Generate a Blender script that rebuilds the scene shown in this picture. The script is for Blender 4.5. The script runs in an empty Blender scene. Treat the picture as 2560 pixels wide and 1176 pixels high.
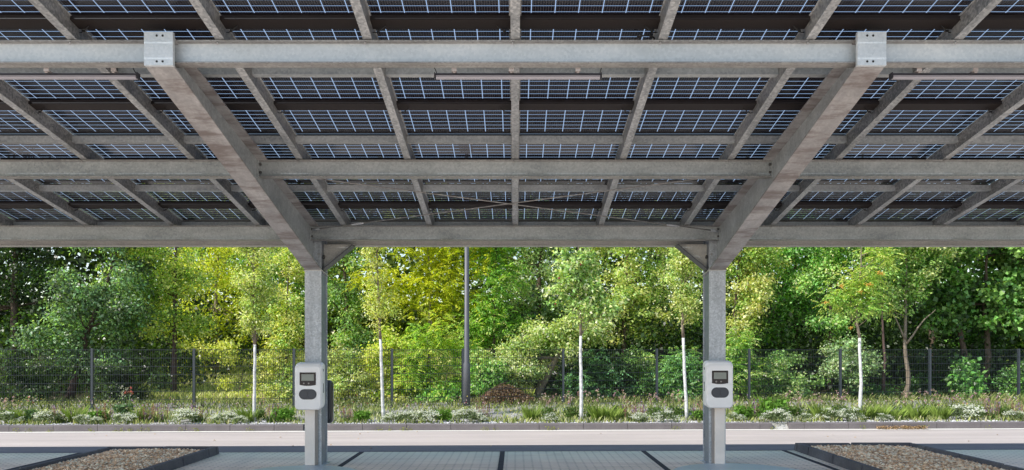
import bpy, math, random
import numpy as np
from mathutils import Vector, Matrix

random.seed(4)
RNG = np.random.default_rng(11)
SC = bpy.context.scene
COL = SC.collection
F = 1900.0           # focal length in photo pixels, used to turn measured bearings into metres
VX = 1288.0
EYE = 1.5

def bx(px, d):
    """lateral position (m) of something measured at column px and standing d metres away"""
    return (px - VX) / F * d
def bz(py, d):
    return EYE + (880.0 - py) / F * d

# ------------------------------------------------------------------ materials
def newmat(name):
    m = bpy.data.materials.new(name); m.use_nodes = True
    nt = m.node_tree; nt.nodes.clear()
    out = nt.nodes.new('ShaderNodeOutputMaterial')
    return m, nt, out
def N(nt, typ, **kw):
    n = nt.nodes.new(typ)
    for k, v in kw.items():
        if hasattr(n, k): setattr(n, k, v)
        else: n.inputs[k.replace('_', ' ')].default_value = v
    return n
def L(nt, a, b): nt.links.new(a, b)
def math_n(nt, op, a, b=None, c=None):
    n = nt.nodes.new('ShaderNodeMath'); n.operation = op
    for i, v in enumerate((a, b, c)):
        if v is None: continue
        if isinstance(v, (int, float)): n.inputs[i].default_value = v
        else: nt.links.new(v, n.inputs[i])
    return n.outputs[0]
def ramp(nt, fac, stops):
    r = nt.nodes.new('ShaderNodeValToRGB')
    el = r.color_ramp.elements
    while len(el) < len(stops): el.new(0.5)
    for e, (p, c) in zip(el, stops):
        e.position = p; e.color = (*c, 1)
    nt.links.new(fac, r.inputs[0]); return r.outputs[0]
def noise(nt, vec, scale, detail=4, rough=.6):
    n = nt.nodes.new('ShaderNodeTexNoise'); n.inputs['Scale'].default_value = scale
    n.inputs['Detail'].default_value = detail; n.inputs['Roughness'].default_value = rough
    if vec is not None: nt.links.new(vec, n.inputs['Vector'])
    return n.outputs[0]
def mapping(nt, vec, scale=(1, 1, 1), rot=(0, 0, 0)):
    m = nt.nodes.new('ShaderNodeMapping'); m.inputs['Scale'].default_value = scale
    m.inputs['Rotation'].default_value = rot
    nt.links.new(vec, m.inputs['Vector']); return m.outputs[0]
def coord(nt, which='Object'):
    return nt.nodes.new('ShaderNodeTexCoord').outputs[which]
def geopos(nt): return nt.nodes.new('ShaderNodeNewGeometry').outputs['Position']
def mixc(nt, fac, a, b, mode='MIX'):
    n = nt.nodes.new('ShaderNodeMix'); n.data_type = 'RGBA'; n.blend_type = mode
    for s, v in ((0, fac), (6, a), (7, b)):
        if isinstance(v, (int, float)): n.inputs[s].default_value = v
        elif isinstance(v, tuple): n.inputs[s].default_value = (*v, 1)
        else: nt.links.new(v, n.inputs[s])
    return n.outputs[2]
def bump(nt, h, strength=.2, dist=.01):
    b = nt.nodes.new('ShaderNodeBump'); b.inputs['Strength'].default_value = strength
    b.inputs['Distance'].default_value = dist; nt.links.new(h, b.inputs['Height']); return b.outputs[0]
def principled(nt, out, col, rough=.6, metal=0., spec=.5, normal=None):
    p = nt.nodes.new('ShaderNodeBsdfPrincipled')
    for nm, v in (('Base Color', col), ('Roughness', rough), ('Metallic', metal), ('Specular IOR Level', spec)):
        if isinstance(v, (int, float)): p.inputs[nm].default_value = v
        elif isinstance(v, tuple): p.inputs[nm].default_value = (*v, 1)
        else: nt.links.new(v, p.inputs[nm])
    if normal is not None: nt.links.new(normal, p.inputs['Normal'])
    if out is not None: nt.links.new(p.outputs[0], out.inputs[0])
    return p

def steel(name, lo, mid, hi, spangle=.35, streak=(14, 14, 1.2), metal=.15, stain=None, rough=.42):
    m, nt, out = newmat(name)
    P = geopos(nt)
    big = noise(nt, P, 1.6, 5, .65)
    st = noise(nt, mapping(nt, P, streak), 1.0, 5, .6)
    vor = nt.nodes.new('ShaderNodeTexVoronoi'); vor.inputs['Scale'].default_value = 55
    L(nt, P, vor.inputs['Vector'])
    vbw = nt.nodes.new('ShaderNodeRGBToBW'); L(nt, vor.outputs['Color'], vbw.inputs[0])
    a = math_n(nt, 'MULTIPLY', big, .5)
    a = math_n(nt, 'ADD', a, math_n(nt, 'MULTIPLY', st, .5))
    a = math_n(nt, 'ADD', a, math_n(nt, 'MULTIPLY', math_n(nt, 'SUBTRACT', vbw.outputs[0], .5), spangle))
    c = ramp(nt, a, [(.3, lo), (.5, mid), (.72, hi)])
    if stain:
        s = noise(nt, mapping(nt, P, (1.2, 4.2, 2)), 1.3, 7, .68)
        sm = ramp(nt, s, [(.47, (0, 0, 0)), (.60, (1, 1, 1))])
        c = mixc(nt, math_n(nt, 'MULTIPLY', sm, .8), c, stain)
    r = math_n(nt, 'ADD', math_n(nt, 'MULTIPLY', a, .35), rough - .17)
    principled(nt, out, c, r, metal, .4, bump(nt, st, .12, .004))
    return m

def plain(name, col, rough=.6, metal=0., spec=.5, var=.12, scale=8.):
    m, nt, out = newmat(name)
    n = noise(nt, coord(nt), scale, 5, .65)
    lo = tuple(c * (1 - var) for c in col); hi = tuple(min(1, c * (1 + var)) for c in col)
    principled(nt, out, ramp(nt, n, [(.3, lo), (.7, hi)]), rough, metal, spec)
    return m

M = {}
M['steel_front'] = steel('galvanised_skylit', (.50, .55, .58), (.60, .65, .685), (.72, .76, .785), .22, (1.5, 14, 6))  # skylight on the front steel put into a brighter, bluer colour
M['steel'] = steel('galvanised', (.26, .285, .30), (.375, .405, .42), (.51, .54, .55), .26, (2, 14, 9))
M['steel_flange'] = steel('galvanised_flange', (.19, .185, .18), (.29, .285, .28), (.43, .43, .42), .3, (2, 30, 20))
M['steel_warm'] = steel('galvanised_warm', (.38, .375, .36), (.50, .49, .465), (.62, .61, .57), .2, (2, 14, 9))  # reflected sunlight put into the colour: paler, warmer galvanised steel
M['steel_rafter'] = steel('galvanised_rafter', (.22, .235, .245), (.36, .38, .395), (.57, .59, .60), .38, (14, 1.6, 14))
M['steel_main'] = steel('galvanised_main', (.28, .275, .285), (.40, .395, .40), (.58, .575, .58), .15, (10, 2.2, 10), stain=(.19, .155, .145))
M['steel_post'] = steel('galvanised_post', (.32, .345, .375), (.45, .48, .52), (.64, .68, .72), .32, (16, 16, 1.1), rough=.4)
M['steel_post_shade'] = steel('galvanised_post_shaded', (.14, .16, .19), (.21, .235, .275), (.30, .33, .37), .3, (16, 16, 1.1))  # post steel darkened, shade between the flanges is in the colour
M['rafter_side_shade'] = steel('galvanised_rafter_shaded', (.16, .165, .17), (.27, .27, .27), (.42, .42, .41), .5, (14, 2.2, 14), metal=.3)  # shade on the rafter sides put into a darker steel colour
M['black'] = plain('black_profile', (.018, .013, .012), .55, 0, .4)
M['bolt'] = plain('bolt_steel', (.10, .10, .10), .45, .6)
M['bolt_light'] = plain('bolt_zinc', (.40, .40, .40), .4, .6)
M['hole'] = plain('drilled_hole', (.01, .01, .01), .9)
M['anthracite'] = plain('anthracite_paint', (.045, .055, .068), .45, 0, .5, .15, 3)
M['pole_paint'] = plain('pole_grey_paint', (.095, .098, .112), .45, 0, .5, .1, 2)
M['wire'] = plain('fence_wire_paint', (.02, .027, .036), .45, 0, .5, .1, 3)
M['white_shell'] = plain('white_plastic', (.90, .89, .89), .32, 0, .5, .025, 3)
M['dark_cover'] = plain('socket_cover_plastic', (.055, .06, .075), .4, 0, .5, .05)
M['cover_ring'] = plain('socket_seam', (.028, .03, .04), .5)
M['screen_glass'] = plain('display_glass', (.02, .014, .013), .08, 0, .6, .05)
M['duct'] = plain('beige_cable_duct', (.86, .78, .72), .5, 0, .4, .06, 5)
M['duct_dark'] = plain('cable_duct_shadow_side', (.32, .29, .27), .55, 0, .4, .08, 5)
M['lamp_body'] = plain('lamp_housing_grey', (.05, .05, .062), .4, 0, .5, .05)
M['lamp_lens'] = plain('lamp_lens_lilac_grey', (.40, .40, .46), .35, 0, .5, .04)
M['clip'] = plain('white_clip', (.62, .58, .56), .5)
M['cable'] = plain('black_cable', (.015, .015, .015), .5)
M['brass'] = plain('cable_coupling', (.45, .3, .16), .5)
M['limewash'] = plain('limewashed_bark', (.60, .60, .60), .85, 0, .2, .38, 16)

def m_lcd():
    m, nt, out = newmat('display_lcd')
    P = coord(nt)
    s = nt.nodes.new('ShaderNodeSeparateXYZ'); L(nt, P, s.inputs[0])
    z = math_n(nt, 'FRACT', math_n(nt, 'MULTIPLY', s.outputs[2], 75))
    row = math_n(nt, 'LESS_THAN', z, .45)
    n = noise(nt, mapping(nt, P, (260, 1, 75)), 1, 2, .5)
    t = math_n(nt, 'MULTIPLY', row, math_n(nt, 'GREATER_THAN', n, .56))
    c = mixc(nt, math_n(nt, 'MULTIPLY', t, .25), (.26, .28, .25), (.17, .19, .17))
    principled(nt, out, c, .3, 0, .5)
    return m
M['lcd'] = m_lcd()

def m_pv():
    m, nt, out = newmat('glass_pv_cells')
    P = coord(nt)
    s = nt.nodes.new('ShaderNodeSeparateXYZ'); L(nt, P, s.inputs[0])
    x, y = s.outputs[0], s.outputs[1]
    ay = math_n(nt, 'ABSOLUTE', y)
    # gaps between the cell columns
    fx = math_n(nt, 'FRACT', math_n(nt, 'ADD', math_n(nt, 'DIVIDE', x, .1745), .5 + 3.0 + .5))
    dx = math_n(nt, 'MULTIPLY', math_n(nt, 'ABSOLUTE', math_n(nt, 'SUBTRACT', fx, .5)), .1745)
    gx = math_n(nt, 'LESS_THAN', dx, .0031)
    inside = math_n(nt, 'MULTIPLY', math_n(nt, 'LESS_THAN', ay, .580), math_n(nt, 'GREATER_THAN', ay, .075))
    gx = math_n(nt, 'MULTIPLY', gx, inside)
    # bright rows across
    fy = math_n(nt, 'FRACT', math_n(nt, 'DIVIDE', math_n(nt, 'SUBTRACT', ay, .088 - .0355), .071))
    dy = math_n(nt, 'MULTIPLY', math_n(nt, 'ABSOLUTE', math_n(nt, 'SUBTRACT', fy, .5)), .071)
    gy = math_n(nt, 'MULTIPLY', math_n(nt, 'LESS_THAN', dy, .0026), inside)
    # thin silver fingers
    ff = math_n(nt, 'FRACT', math_n(nt, 'DIVIDE', x, .0194))
    fg = math_n(nt, 'MULTIPLY', math_n(nt, 'LESS_THAN', ff, .13), inside)
    n = noise(nt, P, 3, 3, .5)
    base = ramp(nt, n, [(.3, (.010, .010, .016)), (.7, (.017, .016, .022))])
    base = mixc(nt, math_n(nt, 'MULTIPLY', fg, .55), base, (.16, .16, .18))
    p = principled(nt, None, base, .16, 0, .36)
    tr = nt.nodes.new('ShaderNodeBsdfTransparent'); tr.inputs[0].default_value = (.82, .9, 1, 1)
    tl = nt.nodes.new('ShaderNodeBsdfTranslucent'); tl.inputs[0].default_value = (.52, .68, .92, 1)
    tm = nt.nodes.new('ShaderNodeMixShader'); L(nt, math_n(nt, 'MULTIPLY_ADD', gx, .55, .22), tm.inputs[0])
    L(nt, tr.outputs[0], tm.inputs[1]); L(nt, tl.outputs[0], tm.inputs[2])
    fac = math_n(nt, 'MAXIMUM', math_n(nt, 'MULTIPLY', gx, .62), math_n(nt, 'MULTIPLY', gy, .80))
    mx = nt.nodes.new('ShaderNodeMixShader'); L(nt, fac, mx.inputs[0])
    L(nt, p.outputs[0], mx.inputs[1]); L(nt, tm.outputs[0], mx.inputs[2])
    L(nt, mx.outputs[0], out.inputs[0])
    return m
M['pv'] = m_pv()

def m_asphalt():
    m, nt, out = newmat('asphalt')
    P = geopos(nt)
    a = noise(nt, P, 160, 4, .75); b = noise(nt, mapping(nt, P, (.25, 2.2, 1)), 1.1, 6, .65)
    v = math_n(nt, 'ADD', math_n(nt, 'MULTIPLY', a, .35), math_n(nt, 'MULTIPLY', b, .65))
    c = ramp(nt, v, [(.3, (.38, .34, .318)), (.5, (.475, .422, .395)), (.72, (.57, .51, .478))])
    principled(nt, out, c, .9, 0, .2, bump(nt, a, .5, .006))
    return m
M['asphalt'] = m_asphalt()
def m_asphalt_shadow():
    m, nt, out = newmat('asphalt_roof_shadow')
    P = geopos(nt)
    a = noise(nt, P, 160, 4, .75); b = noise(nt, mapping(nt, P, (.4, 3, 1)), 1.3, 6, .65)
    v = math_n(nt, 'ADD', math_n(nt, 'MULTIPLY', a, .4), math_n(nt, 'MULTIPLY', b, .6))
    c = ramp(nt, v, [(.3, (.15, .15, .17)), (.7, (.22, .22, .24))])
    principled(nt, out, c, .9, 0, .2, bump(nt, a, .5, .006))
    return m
M['edge'] = m_asphalt_shadow()  # road asphalt with the roof's shadow in its colour

def m_pavers():
    m, nt, out = newmat('grass_joint_pavers')
    P = geopos(nt)
    s = nt.nodes.new('ShaderNodeSeparateXYZ'); L(nt, P, s.inputs[0])
    x, y = s.outputs[0], s.outputs[1]
    def cell(v, w):
        f = math_n(nt, 'FRACT', math_n(nt, 'DIVIDE', v, w))
        return math_n(nt, 'MULTIPLY', math_n(nt, 'SUBTRACT', .5, math_n(nt, 'ABSOLUTE', math_n(nt, 'SUBTRACT', f, .5))), w)
    cx, cy = cell(x, .115), cell(y, .115)
    joint = math_n(nt, 'MINIMUM', cx, cy)
    j = ramp(nt, math_n(nt, 'MULTIPLY', joint, 20), [(.04, (1, 1, 1)), (.13, (0, 0, 0))])
    hole = math_n(nt, 'SQRT', math_n(nt, 'ADD', math_n(nt, 'MULTIPLY', cx, cx), math_n(nt, 'MULTIPLY', cy, cy)))
    h = ramp(nt, math_n(nt, 'MULTIPLY', hole, 20), [(.22, (1, 1, 1)), (.36, (0, 0, 0))])
    a = noise(nt, mapping(nt, P, (.35, 2.4, 1)), 1.5, 6, .7); b = noise(nt, P, 60, 4, .7)
    v = math_n(nt, 'ADD', math_n(nt, 'MULTIPLY', a, .7), math_n(nt, 'MULTIPLY', b, .3))
    c = ramp(nt, v, [(.32, (.58, .485, .40)), (.5, (.80, .67, .56)), (.7, (.95, .81, .69))])
    # mossy green towards the lane
    g = ramp(nt, math_n(nt, 'ADD', math_n(nt, 'DIVIDE', math_n(nt, 'SUBTRACT', y, 9.6), 2.2), math_n(nt, 'MULTIPLY', math_n(nt, 'SUBTRACT', a, .5), .7)), [(.2, (0, 0, 0)), (.85, (1, 1, 1))])
    c = mixc(nt, math_n(nt, 'MULTIPLY', g, .75), c, (.60, .68, .56))
    c = mixc(nt, math_n(nt, 'MULTIPLY', j, .05), c, (.13, .14, .13))
    c = mixc(nt, math_n(nt, 'MULTIPLY', h, .6), c, (.05, .05, .05))
    principled(nt, out, c, .88, 0, .2, bump(nt, b, .4, .004))
    return m
M['pavers'] = m_pavers()

def m_ground(name, stops, s1, s2, r=.95, bmp=.5):
    m, nt, out = newmat(name)
    P = geopos(nt)
    a = noise(nt, P, s1, 6, .7); b = noise(nt, P, s2, 5, .7)
    v = math_n(nt, 'ADD', math_n(nt, 'MULTIPLY', a, .55), math_n(nt, 'MULTIPLY', b, .45))
    principled(nt, out, ramp(nt, v, stops), r, 0, .2, bump(nt, b, bmp, .02))
    return m
M['earth'] = m_ground('forest_floor', [(.3, (.02, .022, .01)), (.5, (.045, .045, .022)), (.7, (.10, .09, .04))], .5, 14)
M['bed'] = m_ground('bed_gravel', [(.3, (.10, .10, .07)), (.5, (.28, .27, .24)), (.66, (.60, .60, .60))], 2.5, 45)
M['kerb'] = m_ground('kerb_concrete', [(.3, (.11, .10, .105)), (.5, (.155, .14, .145)), (.7, (.21, .19, .195))], 2.2, 50, .85, .25)
M['kerb_dark'] = m_ground('island_kerb_concrete', [(.3, (.075, .075, .09)), (.5, (.115, .115, .13)), (.7, (.17, .17, .19))], 3, 50, .85, .25)
M['gutter'] = m_ground('gutter_concrete', [(.3, (.70, .68, .62)), (.7, (.85, .83, .77))], 3, 40, .9, .2)
M['joint'] = m_ground('bay_marking', [(.3, (.035, .035, .042)), (.7, (.075, .075, .09))], 5, 40, .9, .3)
M['gravel_base'] = m_ground('gravel_bed', [(.3, (.16, .12, .09)), (.5, (.34, .28, .22)), (.7, (.6, .52, .43))], 9, 60)

def m_plate():
    m, nt, out = newmat('chequer_plate')
    P = geopos(nt)
    w = nt.nodes.new('ShaderNodeTexWave'); w.inputs['Scale'].default_value = 13; w.bands_direction = 'DIAGONAL'
    w.inputs['Distortion'].default_value = .4; L(nt, P, w.inputs['Vector'])
    n = noise(nt, P, 6, 4, .6)
    c = ramp(nt, w.outputs['Fac'], [(.3, (.42, .47, .50)), (.8, (.70, .75, .78))])
    c = mixc(nt, math_n(nt, 'MULTIPLY', n, .4), c, (.45, .50, .54))
    principled(nt, out, c, .45, .4, .5, bump(nt, w.outputs['Fac'], .5, .004))
    return m
M['plate'] = m_plate()

def m_attr(name, transl=.35, rough=.5, spec=.3, gain=1.0):
    m, nt, out = newmat(name)
    at = nt.nodes.new('ShaderNodeAttribute'); at.attribute_name = 'Col'
    c = at.outputs['Color']
    p = principled(nt, None, c, rough, 0, spec)
    if transl > 0:
        tl = nt.nodes.new('ShaderNodeBsdfTranslucent')
        c2 = mixc(nt, 1.0, c, (1.15, 1.2, .4), 'MULTIPLY'); L(nt, c2, tl.inputs[0])
        mx = nt.nodes.new('ShaderNodeMixShader'); mx.inputs[0].default_value = transl
        L(nt, p.outputs[0], mx.inputs[1]); L(nt, tl.outputs[0], mx.inputs[2])
        L(nt, mx.outputs[0], out.inputs[0])
    else:
        L(nt, p.outputs[0], out.inputs[0])
    return m
M['leaf'] = m_attr('leaves', .48, .36, .55)
M['petal'] = m_attr('flowers', .3, .7, .2)
M['stone'] = m_attr('loose_stones', 0, .85, .25)
def m_bark(name, lo, hi):
    m, nt, out = newmat(name)
    n = noise(nt, mapping(nt, geopos(nt), (9, 9, 2)), 2, 6, .7)
    principled(nt, out, ramp(nt, n, [(.3, lo), (.7, hi)]), .9, 0, .2, bump(nt, n, .8, .02))
    return m
M['bark'] = m_bark('bark_brown', (.05, .035, .025), (.16, .12, .09))
M['bark_pale'] = m_bark('bark_pale', (.14, .11, .08), (.34, .28, .22))
M['bark_red'] = m_bark('bark_reddish', (.06, .04, .035), (.15, .10, .09))

# ------------------------------------------------------------------ mesh tools
class MB:
    def __init__(s): s.v = []; s.f = []; s.m = []; s.smooth = []
    def add(s, vs, fs, mi=0, smooth=False):
        b = len(s.v); s.v += [tuple(v) for v in vs]
        for f in fs:
            s.f.append([b + i for i in f]); s.m.append(mi); s.smooth.append(smooth)
        return s
    def box(s, x0, x1, y0, y1, z0, z1, mi=0):
        vs = [(x, y, z) for z in (z0, z1) for y in (y0, y1) for x in (x0, x1)]
        return s.add(vs, [(0, 2, 3, 1), (4, 5, 7, 6), (0, 1, 5, 4), (2, 6, 7, 3), (0, 4, 6, 2), (1, 3, 7, 5)], mi)
    def hexa(s, vs, mi=0):
        """8 corners ordered like box"""
        return s.add(vs, [(0, 2, 3, 1), (4, 5, 7, 6), (0, 1, 5, 4), (2, 6, 7, 3), (0, 4, 6, 2), (1, 3, 7, 5)], mi)
    def tube(s, pts, rads, n=8, mi=0, smooth=True, cap=True):
        pts = [Vector(p) for p in pts]
        if not hasattr(rads, '__len__'): rads = [rads] * len(pts)
        b = len(s.v); ref = None
        for i, p in enumerate(pts):
            t = (pts[min(i + 1, len(pts) - 1)] - pts[max(i - 1, 0)]).normalized()
            if ref is None:
                ref = Vector((1, 0, 0)) if abs(t.x) < .8 else Vector((0, 1, 0))
            u = (ref - t * ref.dot(t)).normalized(); w = t.cross(u); ref = u
            for k in range(n):
                a = 2 * math.pi * k / n
                s.v.append(tuple(p + (u * math.cos(a) + w * math.sin(a)) * rads[i]))
        for i in range(len(pts) - 1):
            for k in range(n):
                k2 = (k + 1) % n
                s.f.append([b + i * n + k, b + i * n + k2, b + (i + 1) * n + k2, b + (i + 1) * n + k]); s.m.append(mi); s.smooth.append(smooth)
        if cap:
            s.f.append([b + k for k in range(n)][::-1]); s.m.append(mi); s.smooth.append(False)
            e = b + (len(pts) - 1) * n
            s.f.append([e + k for k in range(n)]); s.m.append(mi); s.smooth.append(False)
        return s
    def loft(s, rings, mi=0, smooth=False, cap0=True, cap1=True):
        b = len(s.v); n = len(rings[0])
        for r in rings: s.v += [tuple(v) for v in r]
        for i in range(len(rings) - 1):
            for k in range(n):
                k2 = (k + 1) % n
                s.f.append([b + i * n + k, b + i * n + k2, b + (i + 1) * n + k2, b + (i + 1) * n + k]); s.m.append(mi); s.smooth.append(smooth)
        if cap0: s.f.append([b + k for k in range(n)][::-1]); s.m.append(mi); s.smooth.append(False)
        if cap1:
            e = b + (len(rings) - 1) * n
            s.f.append([e + k for k in range(n)]); s.m.append(mi); s.smooth.append(False)
        return s

WORLD = {}
def tag(o, label=None, cat=None, group=None, kind=None):
    if label: o['label'] = label
    if cat: o['category'] = cat
    if group: o['group'] = group
    if kind: o['kind'] = kind
    return o
def empty(name, loc, label=None, cat=None, group=None):
    o = bpy.data.objects.new(name, None); COL.objects.link(o); o.location = loc
    o.empty_display_size = .2
    WORLD[o] = Vector(loc); return tag(o, label, cat, group)
def put(name, mb, mats, parent=None, origin=None, bevel=0., label=None):
    """link one mesh object; vertices are given in world metres"""
    me = bpy.data.meshes.new(name)
    if origin is None:
        c = np.array(mb.v); origin = Vector(((c[:, 0].min() + c[:, 0].max()) / 2, (c[:, 1].min() + c[:, 1].max()) / 2, c[:, 2].min()))
    origin = Vector(origin)
    me.from_pydata([tuple(Vector(v) - origin) for v in mb.v], [], mb.f)
    me.polygons.foreach_set('material_index', mb.m); me.polygons.foreach_set('use_smooth', mb.smooth)
    if not isinstance(mats, (list, tuple)): mats = [mats]
    for m in mats: me.materials.append(m)
    me.update()
    o = bpy.data.objects.new(name, me); COL.objects.link(o)
    o.location = origin - (WORLD[parent] if parent else Vector((0, 0, 0)))
    o.parent = parent; WORLD[o] = origin
    if bevel:
        b = o.modifiers.new('bevel', 'BEVEL'); b.width = bevel; b.segments = 2; b.limit_method = 'ANGLE'; b.angle_limit = math.radians(40)
    if label: o['label'] = label
    return o
def npmesh(name, verts, faces, cols, mat, parent=None, smooth=False):
    """verts (n,3) world, faces (m,k), cols (m,3)"""
    c0 = verts.mean(axis=0); c0[2] = verts[:, 2].min()
    me = bpy.data.meshes.new(name)
    k = faces.shape[1]; nf = len(faces)
    me.vertices.add(len(verts)); me.vertices.foreach_set('co', (verts - c0).astype(np.float32).ravel())
    me.loops.add(nf * k); me.loops.foreach_set('vertex_index', faces.astype(np.int32).ravel())
    me.polygons.add(nf); me.polygons.foreach_set('loop_start', np.arange(0, nf * k, k, dtype=np.int32))
    me.polygons.foreach_set('loop_total', np.full(nf, k, dtype=np.int32))
    me.update(calc_edges=True)
    at = me.color_attributes.new('Col', 'FLOAT_COLOR', 'CORNER')
    cc = np.ones((nf, k, 4), np.float32); cc[:, :, :3] = cols[:, None, :]
    at.data.foreach_set('color', cc.ravel())
    if smooth: me.polygons.foreach_set('use_smooth', np.ones(nf, bool))
    me.materials.append(mat)
    o = bpy.data.objects.new(name, me); COL.objects.link(o)
    o.location = Vector(c0) - (WORLD[parent] if parent else Vector((0, 0, 0)))
    o.parent = parent; WORLD[o] = Vector(c0)
    return o

# ------------------------------------------------------------------ ground
TILT = .0035
def gz(x, y=0.):
    z = TILT * x
    if y > 22:
        t = min(1, (y - 22) / 14.); z += 1.5 * t * t * (3 - 2 * t)
    return z
def sheet(name, x0, x1, y0, y1, dz, mat, nx=2, label=None):
    mb = MB()
    mb.add([(x0, y0, gz(x0) + dz), (x1, y0, gz(x1) + dz), (x1, y1, gz(x1) + dz), (x0, y1, gz(x0) + dz)], [(0, 1, 2, 3)])
    o = put(name, mb, mat, origin=(0, 0, 0)); o['kind'] = 'structure'
    return o
xs = [-400, -150, -80, -50, -40, -32, -26, -22, -18, -15, -12, -9, -6, -3, 0, 3, 6, 9, 12, 15, 18, 22, 26, 32, 40, 50, 80, 150, 400]
ys = [-400, -100, -30, 0, 14, 18, 20, 22, 23, 24, 25, 26, 27, 28, 29, 30, 31, 32, 33, 34, 35, 36, 40, 60, 100, 400]
gmb = MB()
gv = [(x, y, (max(min(TILT * x, .2), -.2)) + (gz(0, y)) - .012 + (random.uniform(-.05, .05) if y > 22 else 0)) for y in ys for x in xs]
nx = len(xs)
gmb.add(gv, [(j * nx + i, j * nx + i + 1, (j + 1) * nx + i + 1, (j + 1) * nx + i) for j in range(len(ys) - 1) for i in range(nx - 1)], 0, True)
o = put('ground', gmb, M['earth'], origin=(0, 0, 0)); o['kind'] = 'structure'

YK = 14.50      # front face of the far kerb
YS = 11.42      # where the paved bays meet the lane
sheet('road', -40, 40, YS, YK, 0.0, M['asphalt'])
sheet('parking_bays', -40, 40, -3, YS, 0.004, M['pavers'])
sheet('forecourt_road', -40, 40, -40, -3, 0.0, M['asphalt'])
# roof's cast shadow painted as a dark strip of road + gutter
sheet('roof_shadow_strip', -40, 40, YS - .02, 12.16, 0.008, M['edge'])
sheet('gutter', -40, 40, YK - .17, YK, 0.006, M['gutter'])
mb = MB()
for k in range(-9, 11):
    X = -.19 + 2.11 * k
    if -6.1 < X < -4.3 or 4.1 < X < 6.1: continue
    mb.box(X - .035, X + .035, -3, YS - .02, gz(X) + .0, gz(X) + .009)
o = put('bay_markings', mb, M['joint'], origin=(0, 0, 0)); o['kind'] = 'structure'

# far kerb: stones .84 m long with open joints; drain gap near x = +5
mb = MB()
edges_l = []
x = -22.3
gap_a = (bx(757, YK), bx(790, YK)); gap_b = (bx(1931, YK), bx(1973, YK))
while x < 22:
    x1 = x + .835
    for a, b in ((x, x1),):
        segs = [(a, b)]
        for g0, g1 in (gap_a, gap_b):
            ns = []
            for s0, s1 in segs:
                if s1 <= g0 or s0 >= g1: ns.append((s0, s1))
                else:
                    if s0 < g0 - .03: ns.append((s0, g0))
                    if s1 > g1 + .03: ns.append((g1, s1))
            segs = ns
        for s0, s1 in segs:
            dz = random.uniform(-.003, .003)
            c = .018
            zb, zt = gz(s0) - .05, gz(s0) + .13 + dz
            mb.loft([[(X, YK, zb), (X, YK, zt - c), (X, YK + c, zt), (X, YK + .12, zt), (X, YK + .12, zb)] for X in (s0, s1)])
    x = x1 + .008
o = put('kerb', mb, M['kerb'], origin=(0, 0, 0)); o['kind'] = 'structure'
# planting bed behind it (gently uneven)
bmb = MB(); by = [YK + .02, YK + .13, 15.2, 16, 17, 18, 19, 20.5, 22.3]; bxs = list(np.linspace(-22, 22, 60))
bv = [(X, Y, gz(X) + .105 + (random.uniform(-.02, .05) if Y > 15 else 0) - (.1 if Y < YK + .05 else 0) - (.1 if Y > 22 else 0)) for Y in by for X in bxs]
nb = len(bxs)
bmb.add(bv, [(j * nb + i, j * nb + i + 1, (j + 1) * nb + i + 1, (j + 1) * nb + i) for j in range(len(by) - 1) for i in range(nb - 1)], 0, True)
o = put('planting_bed', bmb, M['bed'], origin=(0, 0, 0)); o['kind'] = 'structure'
def bedz(x): return gz(x) + .11

# gravel islands between the bays
def island(xa, xb, yb, name_side):
    w = .1; h = .12
    mb = MB()
    def stone(x0, x1, y0, y1):
        zb = gz((x0 + x1) / 2) - .03; zt = gz((x0 + x1) / 2) + h + random.uniform(-.003, .003)
        c = .02
        mb.hexa([(x0, y0, zb), (x1, y0, zb), (x0, y1, zb), (x1, y1, zb), (x0 + c, y0 + c, zt), (x1 - c, y0 + c, zt), (x0 + c, y1 - c, zt), (x1 - c, y1 - c, zt)])
    y = 5.0
    while y < yb - w - .01:
        y1 = min(y + .84, yb - w)
        stone(xa, xa + w, y, y1 - .006); stone(xb - w, xb, y, y1 - .006); y = y1
    x = xa
    while x < xb - .01:
        x1 = min(x + .84, xb)
        if xb - x1 < .3: x1 = xb
        stone(x, x1 - .006, yb - w, yb); x = x1
    x = xa + w
    stone(xa + w, xb - w, 5.0, 5.0 + w)
    o = put('island_kerb', mb, M['kerb_dark'], origin=(0, 0, 0)); o['kind'] = 'structure'
    z = gz((xa + xb) / 2) + .055
    g = MB(); g.add([(xa + w, 5.1, z), (xb - w, 5.1, z), (xb - w, yb - w, z), (xa + w, yb - w, z)], [(0, 1, 2, 3)])
    o = put('gravel_bed', g, M['gravel_base'], origin=(0, 0, 0)); o['kind'] = 'structure'
    n = 9500
    cx = RNG.uniform(xa + w + .01, xb - w - .01, n); cy = 7.6 + (yb - w - .02 - 7.6) * RNG.random(n) ** .8
    mound = .03 * np.sin(np.clip((cx - xa) / (xb - xa), 0, 1) * np.pi)
    cz = z + .004 + mound * RNG.random(n) + RNG.uniform(0, .015, n)
    stones('gravel', cx, cy, cz, .011, .026, [(.90, .61, .38), (.95, .75, .53), (.52, .34, .22), (.95, .83, .64), (.72, .45, .27)],
           'loose beige gravel filling the %s kerbed island' % name_side, 'gravel')
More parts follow.
